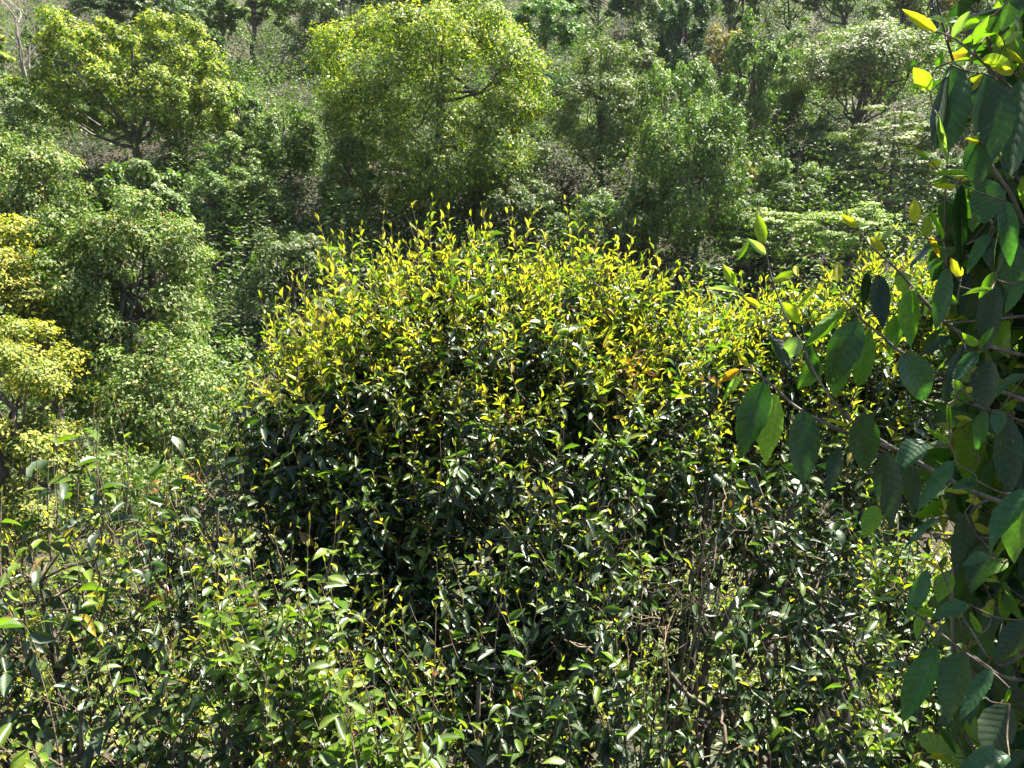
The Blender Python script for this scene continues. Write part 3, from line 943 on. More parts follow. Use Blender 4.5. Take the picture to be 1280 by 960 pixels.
TB = 'tea bushes'
top_px = [(398, 275), (325, 372), (345, 385), (452, 280), (480, 268), (515, 258), (541, 246), (560, 262), (588, 268), (601, 256), (640, 262), (672, 258), (706, 250), (722, 248), (745, 268), (775, 285), (793, 280), (812, 300), (848, 335), (862, 332), (430, 300), (410, 300)]
_re = np.random.default_rng(31)
for _x in _re.uniform(405, 885, 20):
    top_px.append((_x + _re.uniform(-8, 8), np.interp(_x, (400, 540, 720, 800, 885), (285, 262, 264, 295, 350)) + 26 * _re.random() ** .5 - 8))
for _y in np.linspace(300, 500, 9):
    top_px.append((np.interp(_y, (300, 400, 500), (385, 330, 305)) + _re.uniform(-10, 12), _y))
lump_bush('tea_bush', 'big rounded tea bush in the centre with a glowing yellow-green top', TB, (640, 900, 3.9),
          [(600, 560, 3.7, 270, 265, .85), (520, 430, 3.6, 170, 130, .6), (680, 420, 3.7, 190, 128, .6), (430, 560, 3.4, 150, 210, .5), (790, 520, 3.8, 150, 180, .6), (600, 700, 3.3, 250, 200, .6), (570, 345, 3.7, 150, 52, .4), (730, 352, 3.75, 110, 50, .4)],
          2350, 11, dict(gap=.10, split=475, ftop=1.0, flow=.35, flowp=.42, lmax=.070, young=.052, K=15, droop=.4, asp=.36),
          nstem=16, extra=[(x, y, 3.4 + .35 * ((i * .618) % 1), .24 + .12 * ((i * .37) % 1), .8) for i, (x, y) in enumerate(top_px)])
lump_bush('tea_bush', 'sunny tea bush behind the near yellow shoots, right of the big central bush', TB, (1030, 900, 4.3),
          [(1010, 560, 4.2, 160, 210, .7), (960, 430, 4.1, 120, 100, .5), (1080, 400, 4.2, 130, 110, .5), (1180, 430, 4.1, 110, 130, .5), (900, 440, 4.0, 70, 90, .4)],
          900, 12, dict(split=540, ftop=.95, flow=.3, flowp=.5, lmax=.08, young=.056, K=14, asp=.36),
          nstem=9, extra=[(925, 345, 4.0, .3, .8), (950, 352, 4.0, .3, .8), (1046, 320, 4.1, .3, .8), (1100, 300, 4.1, .3, .8), (1120, 285, 4.1, .3, .8), (1140, 300, 4.1, .3, .8)])
lump_bush('tea_bush', 'open leggy tea bush at the left edge with tall leafy stems in the sun', TB, (60, 930, 2.6),
          [(60, 720, 2.6, 150, 150, .5), (190, 700, 2.8, 120, 130, .5), (120, 860, 2.4, 190, 120, .5), (10, 830, 2.5, 120, 150, .4)],
          210, 13, dict(split=640, ext=1.15, ftop=.5, flow=.45, flowp=.8, lmax=.075, young=.040, K=9, droop=.6, gap=.2, len=(.2, .4), midk=.22),
          nstem=12, stem_r=.013, extra=[(68, 522, 2.7, .35, .3), (75, 505, 2.7, .35, .25), (130, 486, 2.6, .42, .25), (118, 500, 2.6, .4, .3), (96, 560, 2.5, .3, .3), (140, 530, 2.6, .3, .3), (212, 498, 3.0, .3, .2), (186, 562, 2.8, .3, .3), (30, 600, 2.6, .3, .3), (160, 600, 2.6, .3, .3), (84, 530, 2.5, .4, .3), (108, 545, 2.5, .4, .2), (142, 500, 2.7, .45, .3), (62, 560, 2.5, .35, .3), (122, 575, 2.45, .4, .3), (45, 545, 2.6, .3, .3), (235, 560, 2.8, .3, .4), (205, 540, 2.9, .3, .3), (260, 520, 3.0, .35, .3), (275, 490, 3.1, .35, .3)])
lump_bush('tea_bush', 'dark green tea bush between the leggy left bush and the big central bush', TB, (330, 980, 2.9),
          [(300, 640, 3.1, 120, 140, .5), (380, 780, 2.8, 170, 140, .5), (260, 860, 2.6, 160, 130, .5), (450, 880, 2.6, 160, 120, .4), (330, 520, 3.3, 60, 100, .3)],
          380, 14, dict(gap=.15, split=430, ftop=.4, flow=.45, flowp=.8, lmax=.060, young=.036, K=11, droop=.4, midk=.12),
          nstem=9)
lump_bush('tea_bush', 'young tea bush low at left of centre with upright fresh green shoots', TB, (380, 1010, 2.1),
          [(360, 800, 2.2, 110, 90, .25), (450, 900, 2.1, 120, 90, .25), (290, 760, 2.3, 60, 60, .2)],
          95, 15, dict(split=700, ftop=.45, flow=.4, flowp=.8, lmax=.075, young=.036, K=12, droop=.6, midk=.6, len=(.2, .36)),
          nstem=5, stem_r=.008, extra=[(312, 672, 2.2, .34, .3), (343, 668, 2.2, .34, .3), (366, 680, 2.2, .34, .3), (388, 650, 2.2, .36, .3), (405, 700, 2.2, .3, .3), (330, 838, 2.0, .3, .6), (480, 870, 2.0, .3, .5), (285, 660, 2.3, .3, .3), (300, 690, 2.1, .3, .5), (420, 640, 2.1, .32, .5), (335, 880, 1.95, .3, .6), (455, 850, 2.0, .3, .6), (500, 900, 1.95, .3, .6), (545, 760, 2.1, .3, .5)])
lump_bush('tea_bush', 'tea bush low in the centre with long drooping leaves and bright sprigs', TB, (620, 1010, 2.6),
          [(640, 800, 2.8, 190, 130, .5), (560, 900, 2.5, 180, 110, .4), (700, 660, 3.0, 110, 110, .4), (760, 880, 2.6, 100, 110, .4)],
          260, 16, dict(gap=.18, split=480, ftop=.4, flow=.42, flowp=.7, lmax=.072, young=.040, K=11, droop=.6, midk=.12, asp=.34, ),
          nstem=8, extra=[(705, 520, 2.9, .4, .2), (745, 545, 2.9, .4, .2), (550, 545, 2.9, .35, .2), (735, 660, 2.8, .35, .3), (600, 560, 2.9, .35, .2), (930, 730, 2.6, .3, .2), (690, 600, 2.8, .3, .3)])
lump_bush('tea_bush', 'shaded leggy tea bush with many dark upright stems, right of centre', TB, (930, 980, 3.2),
          [(920, 620, 3.5, 150, 90, .5), (960, 760, 3.1, 140, 90, .5), (880, 880, 2.9, 150, 90, .4), (840, 740, 3.5, 70, 100, .3), (1020, 680, 3.3, 110, 110, .4), (1030, 900, 2.8, 110, 90, .4)],
          310, 17, dict(root_spread=.40, split=450, ftop=.3, flow=.25, flowp=.4, lmax=.066, young=.035, K=10, droop=.5, gap=.15, midk=.08),
          nstem=30, stem_r=.020)
lump_bush('tea_bush', 'small bright tea bush under the big hanging leaves at lower right', TB, (1180, 1010, 2.3),
          [(1170, 800, 2.5, 110, 110, .35), (1230, 700, 2.6, 80, 110, .35), (1130, 900, 2.3, 110, 80, .3), (1250, 900, 2.3, 80, 90, .3), (1120, 700, 2.8, 70, 70, .3)],
          300, 18, dict(split=650, ftop=.5, flow=.4, flowp=.7, lmax=.065, young=.036, K=11, droop=.5, midk=.4),
          nstem=6, stem_r=.010, extra=[(1090, 865, 2.2, .3, .3), (1125, 705, 2.5, .3, .4)])
# sunlit tea bushes further down the slope, seen through the gaps
for i_, (x, y, d, rx, rz, lb) in enumerate([
        (70, 770, 6.2, 190, 130, 'sunlit tea bush down the slope behind the leggy left bush'),
        (260, 760, 7.5, 130, 90, 'distant sunlit tea bush in the gap left of the dark green bush'),
        (830, 800, 6.0, 170, 150, 'bright tea bush glimpsed between the dark upright stems'),
        (1080, 800, 6.0, 190, 170, 'bright tea bush down the slope behind the lower right foliage'),
        (560, 860, 6.0, 200, 110, 'sunlit tea bush low behind the central bush')]):
    lump_bush('tea_bush', lb, 'sunlit tea bushes down the slope', (x, y, d), [(x, y, d, rx, rz, .8), (x + 40, y - 40, d + .6, rx * .7, rz * .7, .7)],
              420, 40 + i_, dict(split=2000, ftop=.6, flow=.6, flowp=1, lmax=.085, young=.055, K=8, droop=.5, midk=.6, len=(.25, .45)), nstem=6)

# the remaining code turns the arrays into objects
def frames(p, idx):
    M = np.zeros((len(idx), 3, 3))
    M[:, :, 0] = p.Sd[idx] * p.W[idx][:, None]
    M[:, :, 1] = p.A[idx] * p.L[idx][:, None]
    M[:, :, 2] = p.Nn[idx] * p.L[idx][:, None]
    return M


def build_plants():
    allp, pid, lid = [], [], []
    for q, p in enumerate(PLANTS):
        p.gather()
        LOD = LOW
        pts = np.empty((len(p.P), 11, 3))
        M = frames(p, np.arange(len(p.P)))
        for v in range(6):
            m_ = p.T == v
            pts[m_] = np.einsum('nij,kj->nki', M[m_], LOD[v][0]) + p.P[m_][:, None]
        allp.append(pts.reshape(-1, 3))
        pid.append(np.full(len(p.P), q))
        lid.append(np.arange(len(p.P)))
    A = np.vstack(allp)
    pid, lid = np.concatenate(pid), np.concatenate(lid)
    X, Y, Dp = project(A)
    inside = (X > 0) & (X < 1280) & (Y > 0) & (Y < 960) & (Dp > .1)
    cell = 4
    gi = (np.clip(Y, 0, 959) // cell).astype(int) * (1280 // cell) + (np.clip(X, 0, 1279) // cell).astype(int)
    zb = np.full((960 // cell) * (1280 // cell), 1e9)
    np.minimum.at(zb, gi[inside], Dp[inside])
    vis = (inside & (Dp <= zb[gi] + .02)).reshape(-1, 11).sum(1)
    XY = np.stack([X, Y], -1).reshape(-1, 11, 2)
    ext = np.linalg.norm(XY[:, 10] - XY[:, 0], axis=1)
    wid = np.linalg.norm(XY[:, 4] - XY[:, 6], axis=1)
    score = vis * np.maximum(ext, 3) * np.maximum(wid, 2)
    big = np.maximum(ext, wid) >= 9.5
    shared = {}
    for hi, LOD in ((False, LOW), (True, HIGH)):
        for v in range(6):
            Vt, Tt, UVt = LOD[v]
            shared[hi, v] = make_mesh('leaf_shape', Vt, Tt, M_HERO if hi else M_TEA, uv=UVt, col=np.ones((len(Vt), 4)))
    for q, p in enumerate(PLANTS):
        m_ = pid == q
        sc, ok = score[m_].copy(), (vis[m_] >= 2) & big[m_]
        sc[~ok] = -1
        if p.high:
            sc[:NEAR_HERO] += 1e6
            sel = np.argsort(-sc)[:300]
            sel = sel[sc[sel] > 0]
        else:
            sel = np.argsort(-sc)[:300]
            sel = sel[sc[sel] > 0]
        root = thing(p.name, p.label, p.cat, p.root, p.group)
        LOD = HIGH if p.high else LOW
        for j in sel:
            o = bpy.data.objects.new('leaf', shared[p.high, int(p.T[j])])
            COL.objects.link(o)
            o.parent = root
            Mx = frames(p, np.array([j]))[0]
            mm = mathutils.Matrix.Identity(4)
            for a in range(3):
                for b in range(3):
                    mm[a][b] = Mx[a, b]
                mm[a][3] = p.P[j][a] - p.root[a]
            o.matrix_basis = mm
            o.color = tuple(p.C[j])
        rest = np.setdiff1d(np.arange(len(p.P)), sel)
        if len(rest):
            Vs, Ts, Us, Cs, off = [], [], [], [], 0
            for v in range(6):
                ii = rest[p.T[rest] == v]
                if not len(ii):
                    continue
                Vt, Tt, UVt = LOD[v]
                VV = np.einsum('nij,kj->nki', frames(p, ii), Vt) + (p.P[ii] - p.root)[:, None]
                Vs.append(VV.reshape(-1, 3))
                Ts.append((Tt[None] + (np.arange(len(ii)) * len(Vt))[:, None, None]).reshape(-1, 3) + off)
                Us.append(np.tile(UVt, (len(ii), 1)))
                Cs.append(np.repeat(p.C[ii], len(Vt), 0))
                off += len(ii) * len(Vt)
            o = link('leaves', make_mesh('leaves', np.vstack(Vs), np.vstack(Ts), M_HERO if p.high else M_TEA, uv=np.vstack(Us), col=np.vstack(Cs)), root)
            o['kind'] = 'stuff'
        for tb in p.stems:
            link('stem', tb.mesh('stem', M_STEM, p.root), root)
        o = link('twigs', p.tw.mesh('twigs', M_TWIG, p.root), root)
        o['kind'] = 'stuff'



# ------------------------------------------------------------------ the near tea tree whose branches hang in from the right
rngh = np.random.default_rng(99)
troot = at(1560, 900, 1.55)
troot[2] = ground(troot[0], troot[1])
near = Plant('tea_tree', 'near tea tree with big hanging leaves reaching in from the right edge', troot, 'near tea tree', True, 'tea tree')
D0 = 1.08


def hstem(pts, r0, r1):
    """pts: (px, py, d)"""
    P = np.array([at(*q) for q in pts])
    path = smooth_path(P, max(10, 4 * len(P)), 0, None)
    tb = Tubes()
    tb.add(path, np.linspace(r0, r1, len(path)) * .68, 7)
    near.stems.append(tb)
    NP.append(path)


NP = []
trunk_top = (1500, 60, 1.6)
for q, r0, r1 in (
        ([(1560, 960, 1.55), (1530, 620, 1.55), (1510, 300, 1.58), trunk_top], .028, .012),
        ([(1515, 420, 1.56), (1400, 260, 1.35), (1300, 148, 1.15), (1275, 122, 1.1), (1244, 92, 1.07), (1222, 72, 1.05), (1191, 47, 1.04), (1170, 40, 1.04)], .006, .0013),
        ([(1330, 20, 1.2), (1240, 40, 1.3), (1195, 110, 1.2), (1205, 150, 1.2), (1215, 210, 1.2), (1250, 300, 1.25), (1330, 420, 1.35)], .0022, .0030),
        ([(1160, -60, 1.12), (1171, 0, 1.1), (1190, 72, 1.1), (1208, 118, 1.1), (1230, 190, 1.12), (1262, 240, 1.15), (1300, 300, 1.2), (1430, 420, 1.45)], .0016, .005),
        ([(1192, 92, 1.06), (1165, 80, 1.05), (1145, 73, 1.05)], .0012, .0008),
        ([(1226, 77, 1.05), (1217, 60, 1.04), (1216, 50, 1.04)], .0013, .0008),
        ([(1241, 80, 1.06), (1252, 62, 1.05), (1260, 44, 1.05)], .0013, .0008),
        ([(1500, 520, 1.55), (1370, 460, 1.35), (1260, 440, 1.2), (1190, 410, 1.12), (1156, 377, 1.08), (1125, 341, 1.06), (1090, 309, 1.05), (1071, 284, 1.05)], .006, .0011),
        ([(1280, 395, 1.2), (1230, 400, 1.15), (1180, 402, 1.12), (1160, 380, 1.08)], .0022, .0016),
        ([(1500, 600, 1.55), (1380, 560, 1.4), (1280, 500, 1.22), (1190, 475, 1.13), (1128, 441, 1.08), (1100, 418, 1.06), (1075, 397, 1.05), (1058, 378, 1.05)], .006, .0013),
        ([(1510, 700, 1.55), (1360, 660, 1.35), (1230, 620, 1.15), (1155, 582, 1.08), (1120, 562, 1.05), (1056, 540, 1.03), (1000, 512, 1.02), (972, 488, 1.02), (945, 466, 1.02), (925, 462, 1.02)], .0065, .0013),
        ([(1120, 562, 1.06), (1070, 530, 1.06), (1044, 505, 1.05), (1028, 482, 1.05), (1013, 455, 1.05), (1001, 427, 1.05), (983, 398, 1.05), (966, 352, 1.05), (958, 318, 1.05), (955, 303, 1.05)], .0030, .0011),
        ([(983, 398, 1.05), (960, 405, 1.06), (942, 385, 1.06), (923, 362, 1.06)], .0014, .0009),
        ([(1530, 860, 1.55), (1400, 850, 1.3), (1275, 850, 1.15), (1220, 825, 1.1), (1180, 795, 1.08), (1130, 755, 1.07)], .0055, .0013),
        ([(1300, 800, 1.2), (1250, 832, 1.15), (1215, 790, 1.12), (1195, 755, 1.1), (1172, 700, 1.1)], .003, .0012),
        ([(1420, 700, 1.4), (1300, 680, 1.25), (1230, 672, 1.2), (1172, 668, 1.15), (1115, 661, 1.12)], .0032, .0010),
        ([(1350, 560, 1.3), (1262, 520, 1.22), (1200, 500, 1.15), (1172, 470, 1.12)], .003, .0012),
        ([(1250, 620, 1.2), (1215, 640, 1.2), (1190, 720, 1.22), (1196, 860, 1.3), (1215, 990, 1.4)], .0024, .005),
        ([(1500, 200, 1.58), (1420, -120, 1.5), (1330, -260, 1.4)], .010, .004),
        ([(1500, 160, 1.58), (1360, 10, 1.35), (1290, -40, 1.2), (1262, -30, 1.1)], .005, .0018),
        ([(1290, 300, 1.25), (1262, 232, 1.2), (1245, 180, 1.15)], .0022, .0012)):
    hstem(q, r0, r1)
pool = np.vstack(NP[1:])

TN = {'k': ((.010, .022, .008), .0), 'd': ((.020, .046, .013), .05), 'g': ((.085, .16, .016), .5), 'b': ((.030, .070, .034), .05),  # k, d darkened for shade; b bluish with sky sheen in the colour
      'G': ((.13, .21, .018), .7), 'y': ((.36, .37, .025), 1.0), 'Y': ((.25, .34, .025), .9), 'p': ((.20, .25, .11), .5), 'o': ((.42, .26, .02), 1.0), 'r': ((.30, .10, .03), .6)}  # p: pale young leaf, gloss put into the colour
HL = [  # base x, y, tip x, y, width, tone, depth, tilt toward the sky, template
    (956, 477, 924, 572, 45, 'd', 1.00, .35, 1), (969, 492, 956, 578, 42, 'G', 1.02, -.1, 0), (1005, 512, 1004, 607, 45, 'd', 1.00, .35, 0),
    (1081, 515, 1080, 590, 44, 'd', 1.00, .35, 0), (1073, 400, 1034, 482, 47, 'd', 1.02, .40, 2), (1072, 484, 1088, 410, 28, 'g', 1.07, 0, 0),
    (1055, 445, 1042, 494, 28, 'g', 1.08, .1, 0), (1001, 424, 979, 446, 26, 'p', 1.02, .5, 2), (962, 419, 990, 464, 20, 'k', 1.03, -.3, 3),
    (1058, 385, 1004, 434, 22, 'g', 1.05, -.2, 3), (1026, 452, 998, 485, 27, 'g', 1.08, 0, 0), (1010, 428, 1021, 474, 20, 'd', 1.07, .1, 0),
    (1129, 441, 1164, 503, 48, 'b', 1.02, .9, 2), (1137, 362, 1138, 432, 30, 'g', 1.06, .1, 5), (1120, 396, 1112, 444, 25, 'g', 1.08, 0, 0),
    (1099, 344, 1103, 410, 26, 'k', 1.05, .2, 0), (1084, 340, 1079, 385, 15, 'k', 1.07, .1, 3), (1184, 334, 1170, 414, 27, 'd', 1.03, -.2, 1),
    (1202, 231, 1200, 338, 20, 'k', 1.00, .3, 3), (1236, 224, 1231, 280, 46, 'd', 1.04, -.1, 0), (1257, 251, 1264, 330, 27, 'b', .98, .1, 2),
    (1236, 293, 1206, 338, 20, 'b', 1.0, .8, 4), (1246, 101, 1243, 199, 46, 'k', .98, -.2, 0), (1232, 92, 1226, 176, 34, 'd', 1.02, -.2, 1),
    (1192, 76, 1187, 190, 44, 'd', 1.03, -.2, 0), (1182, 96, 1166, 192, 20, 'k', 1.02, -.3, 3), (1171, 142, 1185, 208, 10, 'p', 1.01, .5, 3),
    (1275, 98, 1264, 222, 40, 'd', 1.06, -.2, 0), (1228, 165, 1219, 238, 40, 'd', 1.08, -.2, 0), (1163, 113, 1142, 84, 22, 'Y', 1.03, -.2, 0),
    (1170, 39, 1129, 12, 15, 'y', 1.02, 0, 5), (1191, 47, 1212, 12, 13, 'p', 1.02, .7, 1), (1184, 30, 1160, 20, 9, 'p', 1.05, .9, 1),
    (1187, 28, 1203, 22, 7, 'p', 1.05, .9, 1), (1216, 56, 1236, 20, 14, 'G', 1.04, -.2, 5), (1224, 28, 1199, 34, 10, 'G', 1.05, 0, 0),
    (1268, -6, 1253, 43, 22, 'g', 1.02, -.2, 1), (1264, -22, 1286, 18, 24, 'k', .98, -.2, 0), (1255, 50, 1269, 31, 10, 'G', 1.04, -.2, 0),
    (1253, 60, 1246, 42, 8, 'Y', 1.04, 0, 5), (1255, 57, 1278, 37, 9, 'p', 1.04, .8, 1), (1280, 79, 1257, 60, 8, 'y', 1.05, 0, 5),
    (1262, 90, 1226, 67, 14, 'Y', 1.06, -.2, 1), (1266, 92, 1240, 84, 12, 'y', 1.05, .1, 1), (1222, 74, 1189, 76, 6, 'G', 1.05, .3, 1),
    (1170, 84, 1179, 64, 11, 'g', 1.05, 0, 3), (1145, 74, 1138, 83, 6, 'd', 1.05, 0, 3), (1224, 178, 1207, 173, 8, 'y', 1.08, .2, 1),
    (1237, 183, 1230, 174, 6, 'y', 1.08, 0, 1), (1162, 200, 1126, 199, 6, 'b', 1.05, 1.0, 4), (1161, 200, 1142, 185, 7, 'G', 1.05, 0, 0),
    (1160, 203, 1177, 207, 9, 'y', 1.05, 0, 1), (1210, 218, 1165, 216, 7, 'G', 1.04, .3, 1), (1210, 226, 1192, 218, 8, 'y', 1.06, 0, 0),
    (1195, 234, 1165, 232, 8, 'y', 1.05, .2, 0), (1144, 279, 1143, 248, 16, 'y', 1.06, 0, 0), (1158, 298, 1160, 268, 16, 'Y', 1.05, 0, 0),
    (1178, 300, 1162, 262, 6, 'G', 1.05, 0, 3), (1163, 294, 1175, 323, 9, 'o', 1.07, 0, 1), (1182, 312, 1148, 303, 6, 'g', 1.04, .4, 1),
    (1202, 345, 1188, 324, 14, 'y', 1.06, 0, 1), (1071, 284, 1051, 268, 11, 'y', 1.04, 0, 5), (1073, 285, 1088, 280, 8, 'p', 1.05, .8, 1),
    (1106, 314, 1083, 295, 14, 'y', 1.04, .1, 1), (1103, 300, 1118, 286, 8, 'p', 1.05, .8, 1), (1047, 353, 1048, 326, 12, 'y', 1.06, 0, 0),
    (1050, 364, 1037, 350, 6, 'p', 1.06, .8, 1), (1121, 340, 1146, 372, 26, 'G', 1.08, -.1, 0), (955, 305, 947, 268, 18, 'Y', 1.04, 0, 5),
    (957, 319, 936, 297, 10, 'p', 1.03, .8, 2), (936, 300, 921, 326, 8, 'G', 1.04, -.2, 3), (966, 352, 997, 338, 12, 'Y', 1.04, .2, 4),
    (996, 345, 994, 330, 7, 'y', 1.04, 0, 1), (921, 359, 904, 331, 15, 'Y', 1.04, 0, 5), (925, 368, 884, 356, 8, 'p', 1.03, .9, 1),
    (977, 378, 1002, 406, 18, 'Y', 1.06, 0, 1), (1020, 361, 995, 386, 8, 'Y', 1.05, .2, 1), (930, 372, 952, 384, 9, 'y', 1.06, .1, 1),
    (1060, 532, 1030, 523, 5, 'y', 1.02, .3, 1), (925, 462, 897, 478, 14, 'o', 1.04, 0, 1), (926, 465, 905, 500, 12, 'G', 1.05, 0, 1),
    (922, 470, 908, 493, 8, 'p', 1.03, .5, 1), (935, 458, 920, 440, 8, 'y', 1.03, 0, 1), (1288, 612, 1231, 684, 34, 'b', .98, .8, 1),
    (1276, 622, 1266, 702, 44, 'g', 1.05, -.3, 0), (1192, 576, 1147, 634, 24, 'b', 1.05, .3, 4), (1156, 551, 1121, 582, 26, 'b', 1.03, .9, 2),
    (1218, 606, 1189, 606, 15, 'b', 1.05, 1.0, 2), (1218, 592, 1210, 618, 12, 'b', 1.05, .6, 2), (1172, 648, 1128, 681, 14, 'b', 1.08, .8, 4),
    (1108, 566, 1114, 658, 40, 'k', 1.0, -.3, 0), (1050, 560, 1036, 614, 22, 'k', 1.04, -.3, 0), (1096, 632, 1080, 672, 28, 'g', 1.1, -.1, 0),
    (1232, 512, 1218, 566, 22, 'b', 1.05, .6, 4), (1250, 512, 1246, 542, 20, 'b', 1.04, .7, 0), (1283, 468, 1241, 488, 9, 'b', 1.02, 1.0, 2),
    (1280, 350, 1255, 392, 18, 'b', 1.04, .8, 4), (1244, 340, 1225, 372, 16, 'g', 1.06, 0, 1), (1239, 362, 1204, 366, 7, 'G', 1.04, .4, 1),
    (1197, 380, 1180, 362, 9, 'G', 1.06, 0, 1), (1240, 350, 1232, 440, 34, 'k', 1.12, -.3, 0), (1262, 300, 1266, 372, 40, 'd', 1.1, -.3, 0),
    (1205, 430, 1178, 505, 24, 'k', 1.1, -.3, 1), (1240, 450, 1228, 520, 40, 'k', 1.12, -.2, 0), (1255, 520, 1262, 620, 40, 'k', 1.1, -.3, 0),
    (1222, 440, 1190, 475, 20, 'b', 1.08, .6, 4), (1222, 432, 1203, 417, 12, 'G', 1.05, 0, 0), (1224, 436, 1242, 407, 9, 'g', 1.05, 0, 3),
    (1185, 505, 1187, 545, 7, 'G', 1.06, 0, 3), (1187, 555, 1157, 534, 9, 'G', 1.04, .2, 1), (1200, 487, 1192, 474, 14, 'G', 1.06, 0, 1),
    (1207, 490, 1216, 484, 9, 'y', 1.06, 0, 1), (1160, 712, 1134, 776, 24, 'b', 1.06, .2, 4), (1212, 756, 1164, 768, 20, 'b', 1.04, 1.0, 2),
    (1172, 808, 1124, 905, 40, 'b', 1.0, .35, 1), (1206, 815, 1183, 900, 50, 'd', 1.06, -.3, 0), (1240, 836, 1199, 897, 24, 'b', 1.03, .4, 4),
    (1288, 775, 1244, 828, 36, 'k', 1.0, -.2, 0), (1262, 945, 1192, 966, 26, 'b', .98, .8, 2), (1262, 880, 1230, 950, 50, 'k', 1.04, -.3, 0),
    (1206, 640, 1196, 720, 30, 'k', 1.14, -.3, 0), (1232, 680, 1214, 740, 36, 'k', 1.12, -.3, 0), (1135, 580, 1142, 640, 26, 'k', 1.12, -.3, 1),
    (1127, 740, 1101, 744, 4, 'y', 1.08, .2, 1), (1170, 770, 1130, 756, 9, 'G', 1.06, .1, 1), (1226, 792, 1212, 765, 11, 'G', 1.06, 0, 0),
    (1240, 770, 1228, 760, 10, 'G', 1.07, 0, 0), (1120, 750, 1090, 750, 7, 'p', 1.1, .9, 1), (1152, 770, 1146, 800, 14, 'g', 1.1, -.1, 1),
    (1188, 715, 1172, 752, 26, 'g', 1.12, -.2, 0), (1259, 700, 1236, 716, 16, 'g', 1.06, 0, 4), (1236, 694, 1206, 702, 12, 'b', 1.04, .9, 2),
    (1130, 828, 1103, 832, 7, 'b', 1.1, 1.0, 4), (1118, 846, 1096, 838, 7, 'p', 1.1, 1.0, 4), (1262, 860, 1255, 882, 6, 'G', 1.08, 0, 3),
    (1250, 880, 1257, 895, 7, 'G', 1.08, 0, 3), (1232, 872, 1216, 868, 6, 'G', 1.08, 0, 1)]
hp, ha, hn, hl, hw_, hc, ht = [], [], [], [], [], [], []
for bx, by, tx, ty, wd, tone, dd, tilt, tv in HL:
    big_ = math.hypot(tx - bx, ty - by) > 40
    b = at(bx, by, dd)
    tp = at(tx, ty, dd + (rngh.uniform(-.02, .01) if big_ else rngh.uniform(-.012, .012)))
    A_ = tp - b
    L_ = np.linalg.norm(A_)
    A_ /= L_
    view = -unit(ray(bx, by))
    nn_ = unit(view * 1.0 + np.array([0, .25 * tilt, 1.0]) * tilt * .8)
    if tilt < 0:                      # seen from underneath
        nn_ = unit(-view + np.array([rngh.normal(0, .25), 0, .35]))
    nn_ = unit(nn_ + rngh.normal(0, .10, 3))
    nn_ = unit(nn_ - A_ * (A_ @ nn_))
    foresh = max(.55, abs(nn_ @ view))
    col_, al_ = TN[tone]
    hp.append(b); ha.append(A_); hn.append(nn_); hl.append(L_ * 1.04)
    hw_.append(wd * dd / F / foresh * .88)
    hc.append((*(np.array(col_) * rngh.uniform(.85, 1.15)), al_))
    ht.append(tv)
# petioles: every leaf joins the nearest stem or an already joined leaf base
todo = list(range(len(hp)))
hb = np.array(hp)
dist = np.array([np.min(np.linalg.norm(pool - b, axis=1)) for b in hb])
pa = np.array([pool[np.argmin(np.linalg.norm(pool - b, axis=1))] for b in hb])
while todo:
    q = min(todo, key=lambda z: dist[z])
    todo.remove(q)
    a, b = pa[q], hb[q]
    if np.linalg.norm(a - b) > .003:
        path = smooth_path([a, (a + b) / 2 + np.array([0, 0, -.08 * np.linalg.norm(a - b)]) + rngh.normal(0, .002, 3), b], 8)
        near.tw.add(path, np.linspace(.0013, .0008, 8), 5)
        for z in todo:
            dz = np.linalg.norm(path - hb[z], axis=1)
            if dz.min() < dist[z]:
                dist[z], pa[z] = dz.min(), path[np.argmin(dz)]
near.add_leaves(np.array(hp), np.array(ha), np.array(hn), np.array(hl), np.array(hw_), np.array(hc), np.array(ht))
NEAR_HERO = len(hp)
# more leafy shoots behind and beyond the frame: the rest of the same tree, which shades the hanging leaves
rg = np.random.default_rng(123)
tips = []
for c_, r_, n_ in (((.95, 1.45, 2.30), (.42, .40, .26), 38), ((1.35, 1.5, 1.9), (.45, .4, .5), 60), ((1.2, 1.6, 1.2), (.38, .35, .45), 50), ((.75, 1.25, 1.05), (.14, .14, .45), 105), ((.80, 1.38, 1.60), (.15, .16, .45), 105)):
    tips.append(np.array(c_) + unit(rg.normal(0, 1, (n_, 3))) * (rg.uniform(.2, 1, (n_, 1)) ** .4) * np.array(r_))
tips = np.vstack(tips)
n_ = len(tips)
gd_ = unit(rg.normal(0, .6, (n_, 3)) + np.array([-.5, -.2, .5]))
bs_ = tips - gd_ * rg.uniform(.15, .28, (n_, 1))
kp_ = ((project(tips)[0] > 1175) & (project(bs_)[0] > 1185)) | ((project(tips)[1] < -70) & (project(bs_)[1] < -50))
tips, bs_ = tips[kp_], bs_[kp_]
n_ = len(tips)
cn_ = np.array([pool[np.argmin(np.linalg.norm(pool - b, axis=1))] for b in bs_])
near.shoots(rg, bs_, tips, K=8, flush=.22, lmax=.115 * rg.uniform(.8, 1.15, n_), young=.05, droop=1.0, asp=.42, rad=.0014, conn=cn_, midk=.2)

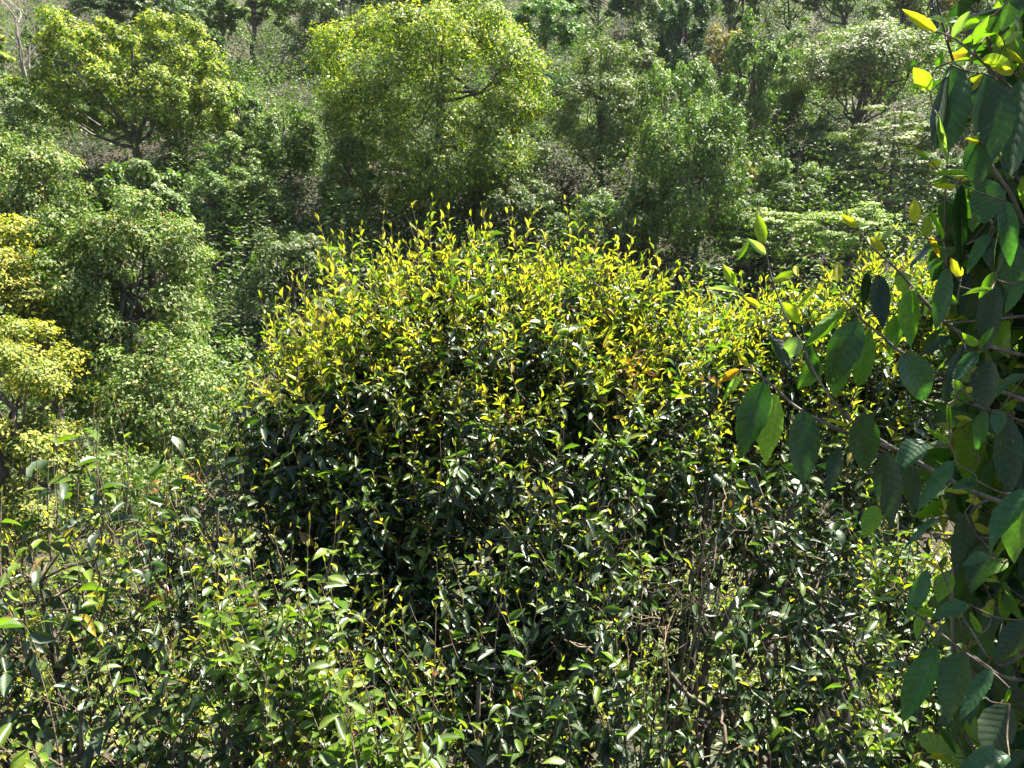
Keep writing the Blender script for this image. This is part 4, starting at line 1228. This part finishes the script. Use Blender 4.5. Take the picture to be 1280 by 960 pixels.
# dry bare twigs in the gap right of the centre
rd = np.random.default_rng(55)
dr = at(800, 940, 2.75)
dr[2] = ground(dr[0], dr[1])
droot = thing('dead_branch', 'tangle of dry bare brown twigs in front of the dark upright stems', 'dead branch', dr)
for q_ in range(24):
    x0_, y0_ = rd.uniform(755, 860), rd.uniform(760, 900)
    x1_, y1_ = x0_ + rd.uniform(-60, 110), y0_ - rd.uniform(90, 230)
    d_ = rd.uniform(2.6, 2.9)
    pts_ = [at(x0_, y0_, d_), at((x0_ + x1_) / 2 + rd.normal(0, 22), (y0_ + y1_) / 2 + rd.normal(0, 14), d_ + rd.normal(0, .05)), at(x1_, y1_, d_ + rd.normal(0, .08))]
    if q_ < 12:
        pts_[0] = dr + np.array([rd.normal(0, .05), rd.normal(0, .05), 0])
    else:
        a_ = at(rd.uniform(752, 800), rd.uniform(690, 800), d_)
        pts_[0] = a_
        pts_[2] = a_ + np.array([rd.uniform(-.12, .38), rd.normal(0, .08), rd.uniform(-.12, .30)])
        pts_[1] = (a_ + pts_[2]) / 2 + rd.normal(0, .05, 3)
    tb = Tubes()
    r_ = rd.uniform(.0010, .0020) if q_ >= 12 else rd.uniform(.003, .0055)
    pth = smooth_path(pts_, 16, .006, rd)
    tb.add(pth, np.linspace(r_, r_ * .35, 16), 5)
    for k_ in range(3):
        b_ = pth[rd.integers(5, 14)]
        e_ = b_ + rd.normal(0, .05, 3) + np.array([0, 0, .03])
        tb.add(smooth_path([b_, (b_ + e_) / 2 + rd.normal(0, .008, 3), e_], 6), np.linspace(r_ * .5, r_ * .2, 6), 4)
    link('twig', tb.mesh('twig', M_DRY if q_ % 3 == 0 else M_TWIG, dr), droot)
# withered red-brown leaves still hanging in the central bush
cb_ = PLANTS[0]
for cx_, cy_, n_ in ((800, 456, 26), (884, 466, 14), (930, 640, 6), (515, 660, 8), (740, 690, 10)):
    P_ = np.array([at(cx_ + rd.normal(0, 11), cy_ + rd.normal(0, 10), rd.uniform(2.9, 3.1)) for _ in range(n_)])
    cb_.add_leaves(P_, rd.normal(0, .6, (n_, 3)) + [0, 0, -.6], rd.normal(0, 1, (n_, 3)), rd.uniform(.025, .055, n_), rd.uniform(.008, .018, n_),
                   np.concatenate([C_RED[rd.integers(0, 3, n_)] * .8, np.full((n_, 1), .5)], 1), rd.integers(0, 6, n_))

build_plants()
# thin sunlit air over the valley
hv = bpy.data.materials.new('haze')
hv.use_nodes = True
t = hv.node_tree
t.nodes.clear()
out = t.nodes.new('ShaderNodeOutputMaterial')
pv = t.nodes.new('ShaderNodeVolumePrincipled')
pv.inputs['Color'].default_value = (.86, .92, 1.0, 1)
pv.inputs['Density'].default_value = 0.0001
pv.inputs['Anisotropy'].default_value = 0.35
t.links.new(pv.outputs[0], out.inputs['Volume'])
x0, x1, y0, y1, z0, z1 = -270, 270, -90, 310, -13, 49
V = np.array([(x, y, z) for z in (z0, z1) for y in (y0, y1) for x in (x0, x1)])
Q = np.array([(0, 2, 3, 1), (4, 5, 7, 6), (0, 1, 5, 4), (2, 6, 7, 3), (0, 4, 6, 2), (1, 3, 7, 5)])
o = link('haze', make_mesh('haze', V, Q, hv, smooth=False))
o['kind'] = 'stuff'
o['label'] = 'pale blue haze hanging over the valley'
